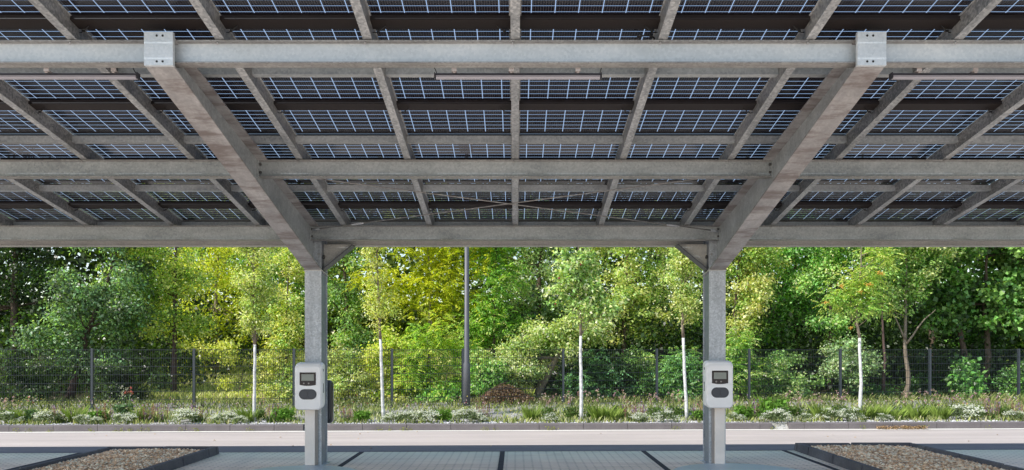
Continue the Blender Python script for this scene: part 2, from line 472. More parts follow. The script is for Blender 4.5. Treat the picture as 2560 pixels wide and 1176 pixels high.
def stones(name, cx, cy, cz, r0, r1, pal, label, cat):
    n = len(cx)
    base = np.array([(1, 0, 0), (0, 1, 0), (-1, 0, 0), (0, -1, 0), (0, 0, .7), (0, 0, -.7)], float)
    fc = np.array([(0, 1, 4), (1, 2, 4), (2, 3, 4), (3, 0, 4), (1, 0, 5), (2, 1, 5), (3, 2, 5), (0, 3, 5)])
    r = RNG.uniform(r0, r1, n)
    jit = 1 + RNG.uniform(-.35, .35, (n, 6, 3))
    a = RNG.uniform(0, 6.28, n); ca, sa = np.cos(a), np.sin(a)
    p = base[None] * jit * r[:, None, None]; p[:, :, 0] *= RNG.uniform(1, 1.7, n)[:, None]
    til = RNG.uniform(-.5, .5, n)[:, None]
    zz = p[:, :, 2] + til * p[:, :, 0]
    X = p[:, :, 0] * ca[:, None] - p[:, :, 1] * sa[:, None] + cx[:, None]
    Y = p[:, :, 0] * sa[:, None] + p[:, :, 1] * ca[:, None] + cy[:, None]
    Z = zz + cz[:, None]
    V = np.stack([X, Y, Z], -1).reshape(-1, 3)
    Fc = (np.arange(n) * 6)[:, None, None] + fc[None]
    pal = np.array(pal); c = pal[RNG.integers(0, len(pal), n)] * RNG.uniform(.75, 1.2, (n, 1))
    o = npmesh(name, V, Fc.reshape(-1, 3), np.repeat(c, 8, axis=0), M['stone'])
    return tag(o, label, cat, kind='stuff')
island(-6.02, -4.37, 11.26, 'left')
island(4.18, 5.95, 11.42, 'right')

# ------------------------------------------------------------------ the carport
SL = .172
ANG = math.atan(SL)
def zr(y): return EYE + 3.318 - SL * y          # underside of the rafters
def zm(y): return zr(y) + .15                  # module plane
CP = empty('solar_carport', (0, 10.1, 0), 'galvanised steel carport roofed with see-through solar panels above the parking bays', 'carport')
PX = 2.652                                       # post line
TIPY = 5.66; POSTY = 9.97
def topz(y): return zr(y) + .006
def botz(y): return EYE + 2.13 - .2455 * (y - TIPY)
FW = .106
for sx in (-1, 1):
    X = sx * PX
    # tapered cantilever I-beam
    mb = MB()
    yend = POSTY + .33
    ysg = [TIPY + .02, POSTY - .005]
    for (za, zb_, wa) in ((lambda y: botz(y), lambda y: botz(y) + .016, FW), (lambda y: topz(y) - .016, topz, FW)):
        y0, y1 = ysg[0], (POSTY - .01 if za(9) < 2.9 and za(9) < topz(9) - .1 else yend)
        mb.hexa([(X - wa, y0, za(y0)), (X + wa, y0, za(y0)), (X - wa, y1, za(y1)), (X + wa, y1, za(y1)),
                 (X - wa, y0, zb_(y0)), (X + wa, y0, zb_(y0)), (X - wa, y1, zb_(y1)), (X + wa, y1, zb_(y1))])
    y0, y1 = ysg
    mb.hexa([(X - .007, y0, botz(y0) + .016), (X + .007, y0, botz(y0) + .016), (X - .007, y1, botz(y1) + .016), (X + .007, y1, botz(y1) + .016),
             (X - .007, y0, topz(y0) - .016), (X + .007, y0, topz(y0) - .016), (X - .007, y1, topz(y1) - .016), (X + .007, y1, topz(y1) - .016)], 1)
    beam = put('cantilever_beam', mb, [M['steel_main'], M['steel']], CP)
    # end plate with drilled holes
    mb = MB(); z0, z1 = botz(TIPY) - .002, botz(TIPY) + .250
    mb.box(X - FW - .002, X + FW + .002, TIPY - .012, TIPY + .02, z0, z1)
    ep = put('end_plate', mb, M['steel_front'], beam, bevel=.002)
    mb = MB()
    for hz in (z0 + .03, z1 - .03):
        for hx in (-.028 + .012 * sx * -1, .016 - .012 * sx):
            mb = MB(); mb.tube([(X + hx + .004, TIPY - .0135, hz), (X + hx + .004, TIPY - .011, hz)], .0085, 12); put('bolt_hole', mb, M['hole'], ep)
    # post: H section, flanges facing the bays
    zt = botz(POSTY) + .0
    ztop = zr(10.2) - .03
    g = gz(X) - .02
    mb = MB()
    mb.box(X - .108, X + .108, POSTY, POSTY + .016, g, zt + .005)
    mb.box(X - .108, X + .108, POSTY + .016, POSTY + .03, zt + .02, ztop) if False else None
    mb.box(X - .108, X + .108, POSTY + .0, POSTY + .018, zt + .006, ztop)
    mb.box(X - .108, X + .108, POSTY + .31, POSTY + .328, g, ztop)
    post = put('post', mb, M['steel_post'], CP)
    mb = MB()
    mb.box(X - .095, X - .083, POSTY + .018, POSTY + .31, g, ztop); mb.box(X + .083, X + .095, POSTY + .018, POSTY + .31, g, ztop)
    put('post_web', mb, M['steel_post_shade'], post)
    # stiffener at the foot of the haunch
    mb = MB(); mb.hexa([(X - .12, POSTY - .004, zt - .008), (X + .12, POSTY - .004, zt - .008), (X - .12, POSTY + .33, zt - .05), (X + .12, POSTY + .33, zt - .05),
                        (X - .12, POSTY - .004, zt + .004), (X + .12, POSTY - .004, zt + .004), (X - .12, POSTY + .33, zt - .038), (X + .12, POSTY + .33, zt - .038)])
    put('stiffener_plate', mb, M['steel_warm'], post)
    mb = MB(); mb.box(X - .14, X + .14, POSTY - .04, POSTY + .37, gz(X) - .01, gz(X) + .02)
    put('base_plate', mb, M['steel_post'], post)
    for hz in (zt + .035, zt + .21):
        for off, mt, yy in ((.075, 'bolt_light', POSTY),):
            b = MB(); b.tube([(X - sx * off, yy - .012, hz), (X - sx * off, yy, hz)], [.0145, .0165], 12)
            put('bolt', b, M[mt], post)
        b = MB(); b.tube([(X - sx * .096, POSTY + .14, hz - .02), (X - sx * .118, POSTY + .14, hz - .02)], .024, 12)
        put('bolt', b, M['bolt'], post)
    # connection plates beside the haunch, knee brace towards the bay
    mb = MB()
    xi = X - sx * .097
    mb.hexa([(xi, POSTY + .08, zt + .005), (xi - sx * .40, POSTY + .08, zt + .335), (xi, POSTY + .27, zt + .005), (xi - sx * .40, POSTY + .27, zt + .335),
             (xi, POSTY + .08, zt + .025), (xi - sx * .40, POSTY + .08, zt + .355), (xi, POSTY + .27, zt + .025), (xi - sx * .40, POSTY + .27, zt + .355)])
    put('knee_brace', mb, M['pole_paint'], post)
    mb = MB(); tz = zt + .362
    mb.add([(xi, POSTY + .17, zt + .02), (xi - sx * .41, POSTY + .17, tz), (xi, POSTY + .17, tz), (xi, POSTY + .182, zt + .02), (xi - sx * .41, POSTY + .182, tz), (xi, POSTY + .182, tz)],
           [(0, 1, 2), (5, 4, 3), (0, 3, 4, 1), (1, 4, 5, 2), (2, 5, 3, 0)])
    put('gusset', mb, M['steel_warm'], post)

# cross beams (I sections, web facing the viewer). Between the main beams and outboard
def ibeam(x0, x1, yf, zt, h, mat, fl=.05, web_off=.045, name='cross_beam', tf=.009, lip=True):
    mb = MB()
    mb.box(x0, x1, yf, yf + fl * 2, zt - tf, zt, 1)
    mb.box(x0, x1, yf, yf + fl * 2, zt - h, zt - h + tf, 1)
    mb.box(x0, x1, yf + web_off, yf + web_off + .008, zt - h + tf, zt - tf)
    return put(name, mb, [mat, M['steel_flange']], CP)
E = 9.2
YB = (5.70, 7.80, 9.80)
for i, yf in enumerate(YB):
    zt = zr(yf) - .004 if i else zr(yf) + .002
    h = (.172, .176, .186)[i]
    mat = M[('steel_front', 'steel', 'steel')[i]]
    wo = (.046, .046, .046)[i]
    for a, b in ((-E - 2.6, -PX - .008), (-PX + .008, PX - .008), (PX + .008, E)):
        bm = ibeam(a, b, yf, zt, h, mat, web_off=wo)
        if i:
            for e, s in ((a, 1), (b, -1)):
                if abs(e) > 5: continue
                m2 = MB(); m2.box(min(e, e + s * .012), max(e, e + s * .012), yf - .012, yf + .112, zt - h - .006, zt + .002)
                put('end_plate', m2, M['steel'], bm)
                m2 = MB()
                for bz_ in (zt - .045, zt - h + .05):
                    m2 = MB(); m2.tube([(e + s * .012, yf + .018, bz_), (e + s * .032, yf + .018, bz_)], .013, 8)
                    put('bolt', m2, M['bolt'], bm)
        # small bolts under the purlin cleats
        m2 = MB()
        for k in range(-8, 9):
            X = k * 1.109
            if a + .1 < X < b - .1:
                m2 = MB(); m2.tube([(X - .02, yf + .012, zt - .026), (X - .02, yf + .012, zt - .008)], .008, 6)
                put('cleat_bolt', m2, M['bolt_light'], bm)
# rear eaves beam on the far side of the posts, box with lower light strip
zt = zr(10.35) - .02
yr = POSTY + .34
mb = MB()
zb_ = EYE + (880 - 615) / F * yr
mb.box(-E - 2.6, E, yr, yr + .012, zb_ + .012, zt); mb.box(-E - 2.6, E, yr - .01, yr + .12, zb_, zb_ + .012); mb.box(-E - 2.6, E, yr, yr + .1, zt, zt + .01)
eb = put('eaves_beam', mb, M['steel_warm'], CP)
mb = MB()
mb.box(-E - 2.6, E, yr + .12, yr + .13, zb_ + .0, zb_ + .06)
put('gutter_lip', mb, M['steel_warm'], eb)

# rafters
RA0, RA1 = 5.10, 10.42
NB = 7
NL = 10
DX = 1.109
for k in range(-NL, NB + 1):
    X = k * DX
    s = 1
    mb = MB()
    def bar(xa, xb, za, zb2, mi=0):
        mb.hexa([(xa, RA0, zr(RA0) + za), (xb, RA0, zr(RA0) + za), (xa, RA1, zr(RA1) + za), (xb, RA1, zr(RA1) + za),
                 (xa, RA0, zr(RA0) + zb2), (xb, RA0, zr(RA0) + zb2), (xa, RA1, zr(RA1) + zb2), (xb, RA1, zr(RA1) + zb2)], mi)
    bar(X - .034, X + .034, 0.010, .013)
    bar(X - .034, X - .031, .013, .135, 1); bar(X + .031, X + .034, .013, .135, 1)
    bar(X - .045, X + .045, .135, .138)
    put('rafter', mb, [M['steel_rafter'], M['rafter_side_shade']], CP)
    # cable tails tucked at the module junctions
# module rows
JY = [5.06 + 1.25 * i for i in range(5)]
plen = 1.25 / math.cos(ANG)
hx, hy = .5235, plen / 2 - .0015
me = bpy.data.meshes.new('solar_panel')
me.from_pydata([(-hx, -hy, 0), (hx, -hy, 0), (hx, hy, 0), (-hx, hy, 0)], [], [(0, 1, 2, 3)]); me.materials.append(M['pv'])
mb = MB(); mb.box(-.520, .520, -.060, .060, -.045, -.004)
bme = bpy.data.meshes.new('junction_strip'); bme.from_pydata(mb.v, [], mb.f); bme.materials.append(M['black'])
mb = MB(); mb.box(-.520, .520, -hy - .004, -hy + .020, -.028, -.003); mb.box(-.520, .520, hy - .020, hy + .004, -.028, -.003)
fme = bpy.data.meshes.new('panel_frame'); fme.from_pydata(mb.v, [], mb.f); fme.materials.append(M['black'])
for k in range(-NL, NB):
    for r in range(4):
        yc = (JY[r] + JY[r + 1]) / 2
        p = bpy.data.objects.new('solar_panel', me); COL.objects.link(p); p.parent = CP
        p.location = Vector(((k + .5) * DX, yc, zm(yc))) - WORLD[CP]; p.rotation_euler = (-ANG, 0, 0)
        for nm, mm in (('junction_strip', bme),):
            q = bpy.data.objects.new(nm, mm); COL.objects.link(q); q.parent = p
mb = MB(); y0, y1 = JY[4] + .001, 10.46
mb.hexa([(-NL * DX, y0, zm(y0) - .004), (NB * DX, y0, zm(y0) - .004), (-NL * DX, y1, zm(y1) - .004), (NB * DX, y1, zm(y1) - .004),
         (-NL * DX, y0, zm(y0) + .006), (NB * DX, y0, zm(y0) + .006), (-NL * DX, y1, zm(y1) + .006), (NB * DX, y1, zm(y1) + .006)])
put('eaves_tray', mb, M['black'], CP)
# galvanised joint strips between the rows
for j in range(0, 5):
    y = JY[j]
    for seg in range(-NB, NB):
        if j == 0 : continue
        mb = MB(); x0, x1 = seg * DX + .036, (seg + 1) * DX - .036
        z = zm(y)
        d = -.02 if j == 4 else 0
        mb.box(x0, x1, y - .016 + d, y - .012 + d, z - .085, z - .022)
        mb.box(x0, x1, y - .012 + d, y + .055 + d, z - .085, z - .081)
        put('joint_strip', mb, M['steel'], CP)
# cross bracing rods in the rear field
for sx in (-1, 1):
    a = Vector((sx * -2.60, 7.92, zr(7.92) - .06)); b = Vector((sx * 2.60, 9.76, zr(9.76) - .07))
    if sx > 0: a.z -= .02; b.z -= .02
    mb = MB(); mb.tube([a, b], .0065, 8)
    rod = put('brace_rod', mb, M['steel_flange'], CP)
    t = (b - a).normalized()
    mb = MB(); P0 = b - t * .75; mb.tube([P0, P0 + t * .02, P0 + t * .16, P0 + t * .18], [.009, .014, .014, .009], 8)
    put('turnbuckle', mb, M['steel_post'], rod)
    for P0, s in ((a, 1), (b, -1)):
        mb = MB(); mb.tube([P0, P0 + t * s * .10], .016, 8); put('rod_end', mb, M['steel_post'], rod)

# chequer plate covers at the foot of each post
for i, (cx_, cy_, r_) in enumerate(((-2.64, 9.10, .78), (2.73, 9.12, .82))):
    mb = MB(); n = 40; g = gz(cx_)
    rings = []
    for rr, zz in ((r_ + .01, -.01), (r_ + .01, .028), (r_, .034)):
        rings.append([(cx_ + rr * math.cos(2 * math.pi * k / n), cy_ + rr * math.sin(2 * math.pi * k / n), g + zz) for k in range(n)])
    mb.loft(rings)
    o = put('cover_plate', mb, M['plate'])
    tag(o, ('round blue grey chequered cover plate before the left post', 'round blue grey chequered cover plate before the right post')[i], 'cover plate', 'cover plates at the posts')

# ------------------------------------------------------------------ charging stations
def rrect(w, zb, zt, rt, rb, y, n=6, cut=0.):
    """rounded rectangle ring in the x-z plane at depth y (ccw seen from -y)"""
    pts = []
    for (cx_, cz_, r, a0) in ((w - rb, zb + rb, rb, -90), (w - rt, zt - rt, rt, 0), (-w + rt, zt - rt, rt, 90), (-w + rb, zb + rb, rb, 180)):
        for k in range(n + 1):
            a = math.radians(a0 + 90 * k / n)
            pts.append((cx_ + r * math.cos(a), y, cz_ + r * math.sin(a)))
    # gentle bow of the lower and upper edge
    out = []
    for (x, yy, z) in pts:
        bow = .010 * (1 - (x / w) ** 2)
        out.append((x, yy, z - bow if z < (zb + zt) / 2 else z + bow))
    return out
def charger(loc, face, label, facedark=False):
    t = empty('charging_station', loc, label, 'charging station', 'wall boxes on the carport posts')
    t.rotation_euler = (0, 0, face)
    X = Vector(loc)
    def sh(mb):
        mb.v = [(v[0] + X.x, v[1] + X.y, v[2] + X.z) for v in mb.v]; return mb
    H = .605
    mb = MB()
    rings = [rrect(.150, .075, H - .035, .03, .03, .0), rrect(.1725, .03, H - .008, .05, .07, -.03), rrect(.180, .012, H - .006, .05, .06, -.075),
             rrect(.178, .005, H - .012, .05, .055, -.155), rrect(.172, .0, H - .03, .05, .05, -.200), rrect(.160, .006, H - .060, .045, .045, -.219), rrect(.152, .012, H - .078, .04, .04, -.222)]
    mb.loft(rings, smooth=True)
    put('housing', sh(mb), M['white_shell'], t, origin=loc)
    mb = MB(); mb.loft([rrect(.165, .05, H - .02, .04, .05, .012), rrect(.165, .05, H - .02, .04, .05, -.006)])
    put('back_plate', sh(mb), M['dark_cover'], t, origin=loc)
    # display: lower edge bowed
    def disp(w, z0, z1, y0, y1, bow):
        n = 8; pr = []
        for y in (y0, y1):
            r = [(-w + 2 * w * k / n, y, z0 - bow * (1 - (2 * k / n - 1) ** 2)) for k in range(n + 1)] + [(w, y, z1), (-w, y, z1)]
            pr.append(r)
        m = MB(); m.loft(pr); return m
    d = put('display', sh(disp(.103, .315, .475, -.215, -.2265, .012)), M['screen_glass'], t, origin=loc)
    put('screen', sh(disp(.080, .368, .452, -.2265, -.2285, 0)), M['lcd'], d, origin=loc)
    mb = MB()
    for bx_ in (-.05, .012): mb.tube([(bx_, -.2263, .335), (bx_, -.2275, .335)], .011, 12)
    put('button', sh(mb), M['duct_dark'], d, origin=loc)
    # oval socket cover
    def oval(w, h, zc, y0, y1, n=10):
        pr = []
        for y in (y0, y1):
            r = []
            for sgn, a0 in ((1, -90), (-1, 90)):
                for k in range(n + 1):
                    a = math.radians(a0 + 180 * k / n); r.append((sgn * (w - h) + h * math.cos(a), y, zc + h * math.sin(a)))
            pr.append(r)
        m = MB(); m.loft(pr); return m
    sc = put('socket_cover', sh(oval(.112, .066, .195, -.21, -.2275)), M['dark_cover'], t, origin=loc)
    mb = MB()
    for cx_ in (-.05, .05):
        ring = []
        for rr, yy in ((.053, -.2272), (.053, -.2298), (.050, -.2298), (.050, -.2272)):
            ring.append([(cx_ + rr * math.cos(2 * math.pi * k / 24), yy, .195 + rr * math.sin(2 * math.pi * k / 24)) for k in range(24)])
        mb.loft(ring, cap0=False, cap1=False)
    put('socket_ring', sh(mb), M['cover_ring'], sc, origin=loc)
    # marking strips on the flank
    for s in (-1, 1):
        mb = MB(); mb.box(s * .1795 - .002, s * .1795 + .002, -.150, -.128, .21, .33); mb.box(s * .1795 - .002, s * .1795 + .002, -.150, -.128, .485, .515)
        put('side_marking', sh(mb), M['dark_cover'], t, origin=loc)
    return t
chL = charger((-2.648, POSTY - .045, .762), 0, 'white charging station with small display on the front of the left post')
chR = charger((2.615, POSTY - .045, .785), 0, 'white charging station with small display on the front of the right post')
# one more on the rear of the left post, seen from behind
t = charger((-2.695, POSTY + .40, .51), math.pi, 'dark backed charging station behind the left post, its white front turned away')
for c in t.children:
    if c.name.startswith('housing'):
        c.data = c.data.copy(); c.data.materials.clear()
        m, nt, out = newmat('housing_two_tone')
        P = coord(nt); s = nt.nodes.new('ShaderNodeSeparateXYZ'); L(nt, P, s.inputs[0])
        f = math_n(nt, 'LESS_THAN', s.outputs[1], -.15)
        principled(nt, out, mixc(nt, f, (.028, .026, .032), (.7, .7, .73)), .4)
        c.data.materials.append(m)
# cable ducts down the posts
for i, sx in enumerate((-1, 1)):
    X = sx * PX
    g = gz(X)
    nm = ('left', 'right')[i]
    ox = sx * .012
    d = empty('cable_duct', (X, POSTY - .03, g), 'beige cable duct below the charging station on the %s post' % nm, 'cable duct', 'cable ducts on the posts')
    mb = MB(); xc = X + ox - .005
    mb.box(xc - .075 if sx < 0 else xc - .055, xc + .055 if sx < 0 else xc + .075, POSTY - .062, POSTY - .001, g + .03, 1.0)
    put('duct_cover', mb, M['duct'], d, bevel=.004)
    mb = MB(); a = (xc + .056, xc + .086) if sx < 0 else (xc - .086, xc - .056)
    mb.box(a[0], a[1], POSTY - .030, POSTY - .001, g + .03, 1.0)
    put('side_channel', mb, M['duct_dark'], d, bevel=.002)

# ------------------------------------------------------------------ strip lights under the front beam
LY = 5.96
def striplight(xc, length, clips, label):
    z = EYE + (880 - 197) / F * LY
    t = empty('strip_light', (xc, LY, z), label, 'strip light', 'strip lights under the front beam')
    x0, x1 = xc - length / 2, xc + length / 2
    mb = MB(); pr = [(-.023, .016), (-.023, .032), (-.014, .038), (.014, .038), (.023, .032), (.023, .016)]
    mb.loft([[(X, LY + a, z + b) for a, b in pr] for X in (x0, x1)])
    put('housing', mb, M['lamp_body'], t)
    mb = MB(); pr = [(-.024, .018), (-.024, .004), (-.015, -.003), (.015, -.003), (.024, .004), (.024, .018)]
    mb.loft([[(X, LY + a, z + b) for a, b in pr] for X in (x0 + .008, x1 - .008)])
    put('lens', mb, M['lamp_lens'], t)
    for s, X in ((-1, x0), (1, x1)):
        mb = MB(); mb.box(min(X, X + s * .006), max(X, X + s * .006), LY - .027, LY + .027, z - .006, z + .042)
        put('end_cap', mb, M['lamp_body'], t)
    for cxp in clips:
        mb = MB(); mb.box(cxp - .019, cxp + .019, LY - .036, LY - .028, z + .046, z + .110); mb.box(cxp - .019, cxp + .019, LY - .028, LY + .02, z + .048, z + .056)
        mb.box(cxp - .009, cxp + .009, LY - .040, LY - .028, z + .034, z + .046)
        mb.box(cxp - .016, cxp + .016, LY - .20, LY - .034, z + .104, z + .110)
        put('clip', mb, M['clip'], t)
c = lambda px: bx(px, LY)
striplight((c(1088) + c(1502)) / 2, c(1502) - c(1088), [c(1136), c(1278), c(1444)], 'slim grey strip light hanging midway between the two cantilever beams')
striplight((c(-68) + c(345)) / 2, c(345) - c(-68), [c(122), c(289)], 'slim grey strip light left of the left cantilever beam')
striplight((c(2228) + c(2642)) / 2, c(2642) - c(2228), [c(2293), c(2433), c(2600)], 'slim grey strip light right of the right cantilever beam')
# the lamp cables
def cable(pts, label, name='power_cable', r=.0035, plug=None):
    mb = MB(); P = [Vector(p) for p in pts]; res = []
    for i in range(len(P) - 1):
        p0, p1, p2, p3 = P[max(i - 1, 0)], P[i], P[i + 1], P[min(i + 2, len(P) - 1)]
        for k in range(6):
            t = k / 6
            res.append(.5 * ((2 * p1) + (p2 - p0) * t + (2 * p0 - 5 * p1 + 4 * p2 - p3) * t * t + (3 * p1 - p0 - 3 * p2 + p3) * t ** 3))
    res.append(P[-1]); mb.tube(res, r, 6)
    if plug: mb.tube([plug, Vector(plug) + Vector((.045, 0, -.004))], .007, 8, 1)
    return tag(put(name, mb, [M['cable'], M['brass']]), label, 'cable', 'lamp cables under the front beam')
zc = lambda py: EYE + (880 - py) / F * LY
cable([(c(590), LY - .12, zc(165)), (c(650), LY - .12, zc(174)), (c(700), LY - .12, zc(178)), (c(760), LY - .12, zc(166))], 'thin black cable sagging from the front beam just right of the left cantilever beam')
cable([(c(960), LY - .12, zc(171)), (c(985), LY - .12, zc(173)), (c(1025), LY - .1, zc(170)), (c(1075), LY - .1, zc(168)), (c(1088), LY - .04, zc(176)), (c(1092), LY, zc(185))], 'black lamp cable with brass coloured coupling at the left end of the middle strip light', plug=(c(1000), LY - .12, zc(172.5)))
cable([(c(1500), LY, zc(184)), (c(1503), LY - .05, zc(174)), (c(1514), LY - .1, zc(169)), (c(1530), LY - .12, zc(166))], 'short black cable at the right end of the middle strip light')
cable([(c(340), LY, zc(184)), (c(341), LY - .05, zc(177)), (c(350), LY - .1, zc(171)), (c(366), LY - .12, zc(168))], 'short black cable at the right end of the left strip light')
# cable tails of the panels next to the rafters, one per junction
for k in range(-NB, NB + 1):
    for r in range(4):
        yc = (JY[r] + JY[r + 1]) / 2; X = k * DX; z = zm(yc)
        s = 1 if k < 0 else -1
        mb = MB(); pts = [(X + s * .036, yc + .06, z - .075), (X + s * .06, yc + .04, z - .085), (X + s * .10, yc + .015, z - .075), (X + s * .14, yc + .0, z - .05)]
        mb.tube(pts, .004, 6)
        mb.box(X + s * .085 - .007, X + s * .085 + .007, yc + .01, yc + .035, z - .085, z - .075)
        put('panel_cable', mb, M['cable'], CP)
# loose cable coil near the top right
mb = MB(); cc = Vector((1.0, 5.86, zm(5.86) - .055)); pts = []
for k in range(31):
    a = k / 30 * 4 * math.pi; rr = .085 - .012 * (k / 30)
    pts.append((cc.x + rr * math.cos(a), cc.y + rr * .8 * math.sin(a), cc.z - .0 - .004 * (k / 30) + SL * -rr * .8 * math.sin(a)))
mb.tube(pts, .004, 6)
tag(put('cable_coil', mb, M['cable']), 'black cable coiled under a panel at the top, right of the centre rafter', 'cable')

# ------------------------------------------------------------------ fence and lamp pole
fpx = [(-25, 18.3), (230, 18.6), (485, 18.75), (735, 19.0), (980, 19.2), (1157, 19.35), (1408, 19.65), (1642, 20.05), (1873, 20.5), (2101, 20.95), (2325, 21.4), (2547, 21.9), (2765, 22.4)]
fp = [(bx(p, d), d) for p, d in fpx]
fence = empty('wire_mesh_fence', (0, 19.5, .1), 'anthracite double wire mesh fence between the planting bed and the trees', 'fence')
def ftop(x, d): return EYE + (880 - 875) / F * d
for i, (x, d) in enumerate(fp):
    zb0 = gz(x) + .0; zt = ftop(x, d) + .03
    mb = MB(); mb.box(x - .03, x + .03, d - .02, d + .04, zb0, zt)
    put('fence_post', mb, M['anthracite'], fence, bevel=.004)
for (x0, d0), (x1, d1) in zip(fp[:-1], fp[1:]):
    a = Vector((x0 + .03, d0 - .025, 0)); b = Vector((x1 - .03, d1 - .025, 0)); Ln = (b - a).length; t = (b - a) / Ln
    nn = Vector((-t.y, t.x, 0)); zb0 = gz(x0) + .16; zt = ftop((x0 + x1) / 2, (d0 + d1) / 2)
    vs = []; fs = []
    mb = MB(); r = .0030
    n = int(Ln / .052)
    for k in range(n + 1):
        p = a + t * (Ln * k / n)
        mb.add([(p - t * r + nn * -r)[:2] + (zb0,), (p + t * r + nn * -r)[:2] + (zb0,), (p + nn * r)[:2] + (zb0,), (p - t * r + nn * -r)[:2] + (zt + .02,), (p + t * r + nn * -r)[:2] + (zt + .02,), (p + nn * r)[:2] + (zt + .02,)],
               [(0, 1, 4, 3), (1, 2, 5, 4), (2, 0, 3, 5)])
    nh = 7
    for k in range(nh + 1):
        z = zt - .2 * (1.4 / (.2 * nh)) * k * (zt - zb0) / 1.4
        for s in (-1, 1):
            o_ = nn * (.007 * s)
            p, q = a + o_, b + o_
            mb.add([(p.x, p.y, z - .005), (q.x, q.y, z - .005), (q.x, q.y, z + .005), (p.x, p.y, z + .005)], [(0, 1, 2, 3)])
    put('mesh_panel', mb, M['wire'], fence)
lx, ld = bx(1167, 18.7), 18.7
mb = MB(); mb.tube([(lx, ld, gz(lx)), (lx, ld, 1.2), (lx, ld, 1.25), (lx, ld, 6.4)], [.088, .086, .066, .045], 20)
lp = empty('street_lamp', (lx, ld, gz(lx)), 'tall dark grey lamp pole standing in the bed between two fence posts', 'street lamp')
put('pole', mb, M['pole_paint'], lp)
mb = MB(); mb.box(lx - .16, lx + .16, ld - .55, ld + .1, 6.4, 6.47); put('lamp_head', mb, M['pole_paint'], lp, bevel=.02)

# ------------------------------------------------------------------ vegetation
def rand_unit(n):
    v = RNG.normal(size=(n, 3)); return v / np.linalg.norm(v, axis=1, keepdims=True)
def leafquads(C, D, Nn, ln, wd, cols, fold=.25):
    """C base points, D leaf direction, Nn normal-ish; returns verts, faces, cols: a folded diamond of four corners"""
    Dn = D / np.linalg.norm(D, axis=1, keepdims=True)
    S = np.cross(Dn, Nn); S /= (np.linalg.norm(S, axis=1, keepdims=True) + 1e-9)
    U = np.cross(S, Dn)
    n = len(C); ln = np.asarray(ln).reshape(-1, 1); wd = np.asarray(wd).reshape(-1, 1)
    mid = C + Dn * ln * .45
    tip = C + Dn * ln - U * ln * .12
    a = mid + S * wd * .5 + U * wd * fold; b = mid - S * wd * .5 + U * wd * fold
    V = np.stack([C, a, tip, b], 1).reshape(-1, 3)
    Fc = np.arange(n * 4).reshape(n, 4)
    return V, Fc, cols
def crown_clusters(ells, m, rim=.55):
    vol = np.array([e[3] * e[4] * e[5] for e in ells]) ** .8; pr = vol / vol.sum()
    idx = RNG.choice(len(ells), m, p=pr)
    E_ = np.array(ells)[idx]
    u = rand_unit(m); r = RNG.random(m) ** (rim / 1.15) * np.where(RNG.random(m) < .28, RNG.uniform(1, 1.4, m), 1)
    P = E_[:, :3] + u * r[:, None] * E_[:, 3:6]
    return P, u
def foliage(name, parent, ells, n, col, size=.10, mode='simple', clusters=60, cr=.38, var=.25, col2=None, minz=.05, flat=.65, aspect=.55):
    P, u = crown_clusters(ells, clusters)
    col = np.array(col); col2 = np.array(col2) if col2 is not None else col
    cb = RNG.uniform(1 - var, 1 + var * 1.2, clusters); ct = RNG.random(clusters)
    col = np.minimum(col * 3.5, .9); col2 = np.minimum(col2 * 4.1, .9)
    if mode == 'simple':
        k = RNG.integers(0, clusters, n)
        off = RNG.normal(size=(n, 3)) * cr * .55; off[:, 2] *= flat
        C = P[k] + off
        nrm = off / (np.linalg.norm(off, axis=1, keepdims=True) + 1e-6) * .5 + u[k] * .3 + rand_unit(n) * .8 + np.array([-.35, -.35, .6])
        D = rand_unit(n) + off / (cr + 1e-6) * .6 + np.array([0, 0, -.25])
        ln = size * RNG.uniform(.7, 1.35, n); wd = ln * aspect * RNG.uniform(.8, 1.2, n)
    elif mode == 'pinnate':
        per = 11; ns = n // per
        k0 = RNG.integers(0, clusters, ns)
        off = RNG.normal(size=(ns, 3)) * cr * .6; off[:, 2] *= flat
        B = P[k0] + off
        d = rand_unit(ns) * .8 + off / cr * .5; d[:, 2] *= .5; d[:, 2] -= .12
        d /= np.linalg.norm(d, axis=1, keepdims=True)
        up = np.tile([0, 0, 1.], (ns, 1)) + rand_unit(ns) * .35
        sd = np.cross(d, up); sd /= np.linalg.norm(sd, axis=1, keepdims=True)
        rl = size * 3.2 * RNG.uniform(.7, 1.3, ns)
        Cs, Ds, Ns = [], [], []
        for q in range(per):
            if q == per - 1: t = 1.; s = 0
            else: t = .2 + .8 * (q // 2) / 5; s = 1 if q % 2 else -1
            droop = np.array([0, 0, -1.]) * (t * t * .25) * rl[:, None]
            Cs.append(B + d * (rl * t)[:, None] + droop); Ds.append(d * (.55 if s else 1) + sd * s * .9 + np.array([0, 0, -.25])); Ns.append(up + rand_unit(ns) * .25)
        C = np.concatenate(Cs); D = np.concatenate(Ds); nrm = np.concatenate(Ns); k = np.tile(k0, per)
        n = len(C); ln = size * RNG.uniform(.8, 1.2, n); wd = ln * .40
    keep = C[:, 2] > minz
    cc = (col[None] * (1 - ct[k])[:, None] + col2[None] * ct[k][:, None]) * cb[k][:, None] * np.where(RNG.random((n, 1)) < .32, RNG.uniform(1.3, 2.1, (n, 1)), RNG.uniform(.3, 1.05, (n, 1)))  # highlights and shade put into leaf colours: some brightened, the rest darkened
    cc[:, 0] *= RNG.uniform(.85, 1.2, n); cc[:, 1] *= 1.0
    V, Fc, cols = leafquads(C[keep], D[keep], nrm[keep], ln[keep], wd[keep], np.clip(cc[keep], 0, .9))
    return npmesh(name, V, Fc, cols, M['leaf'], parent), P

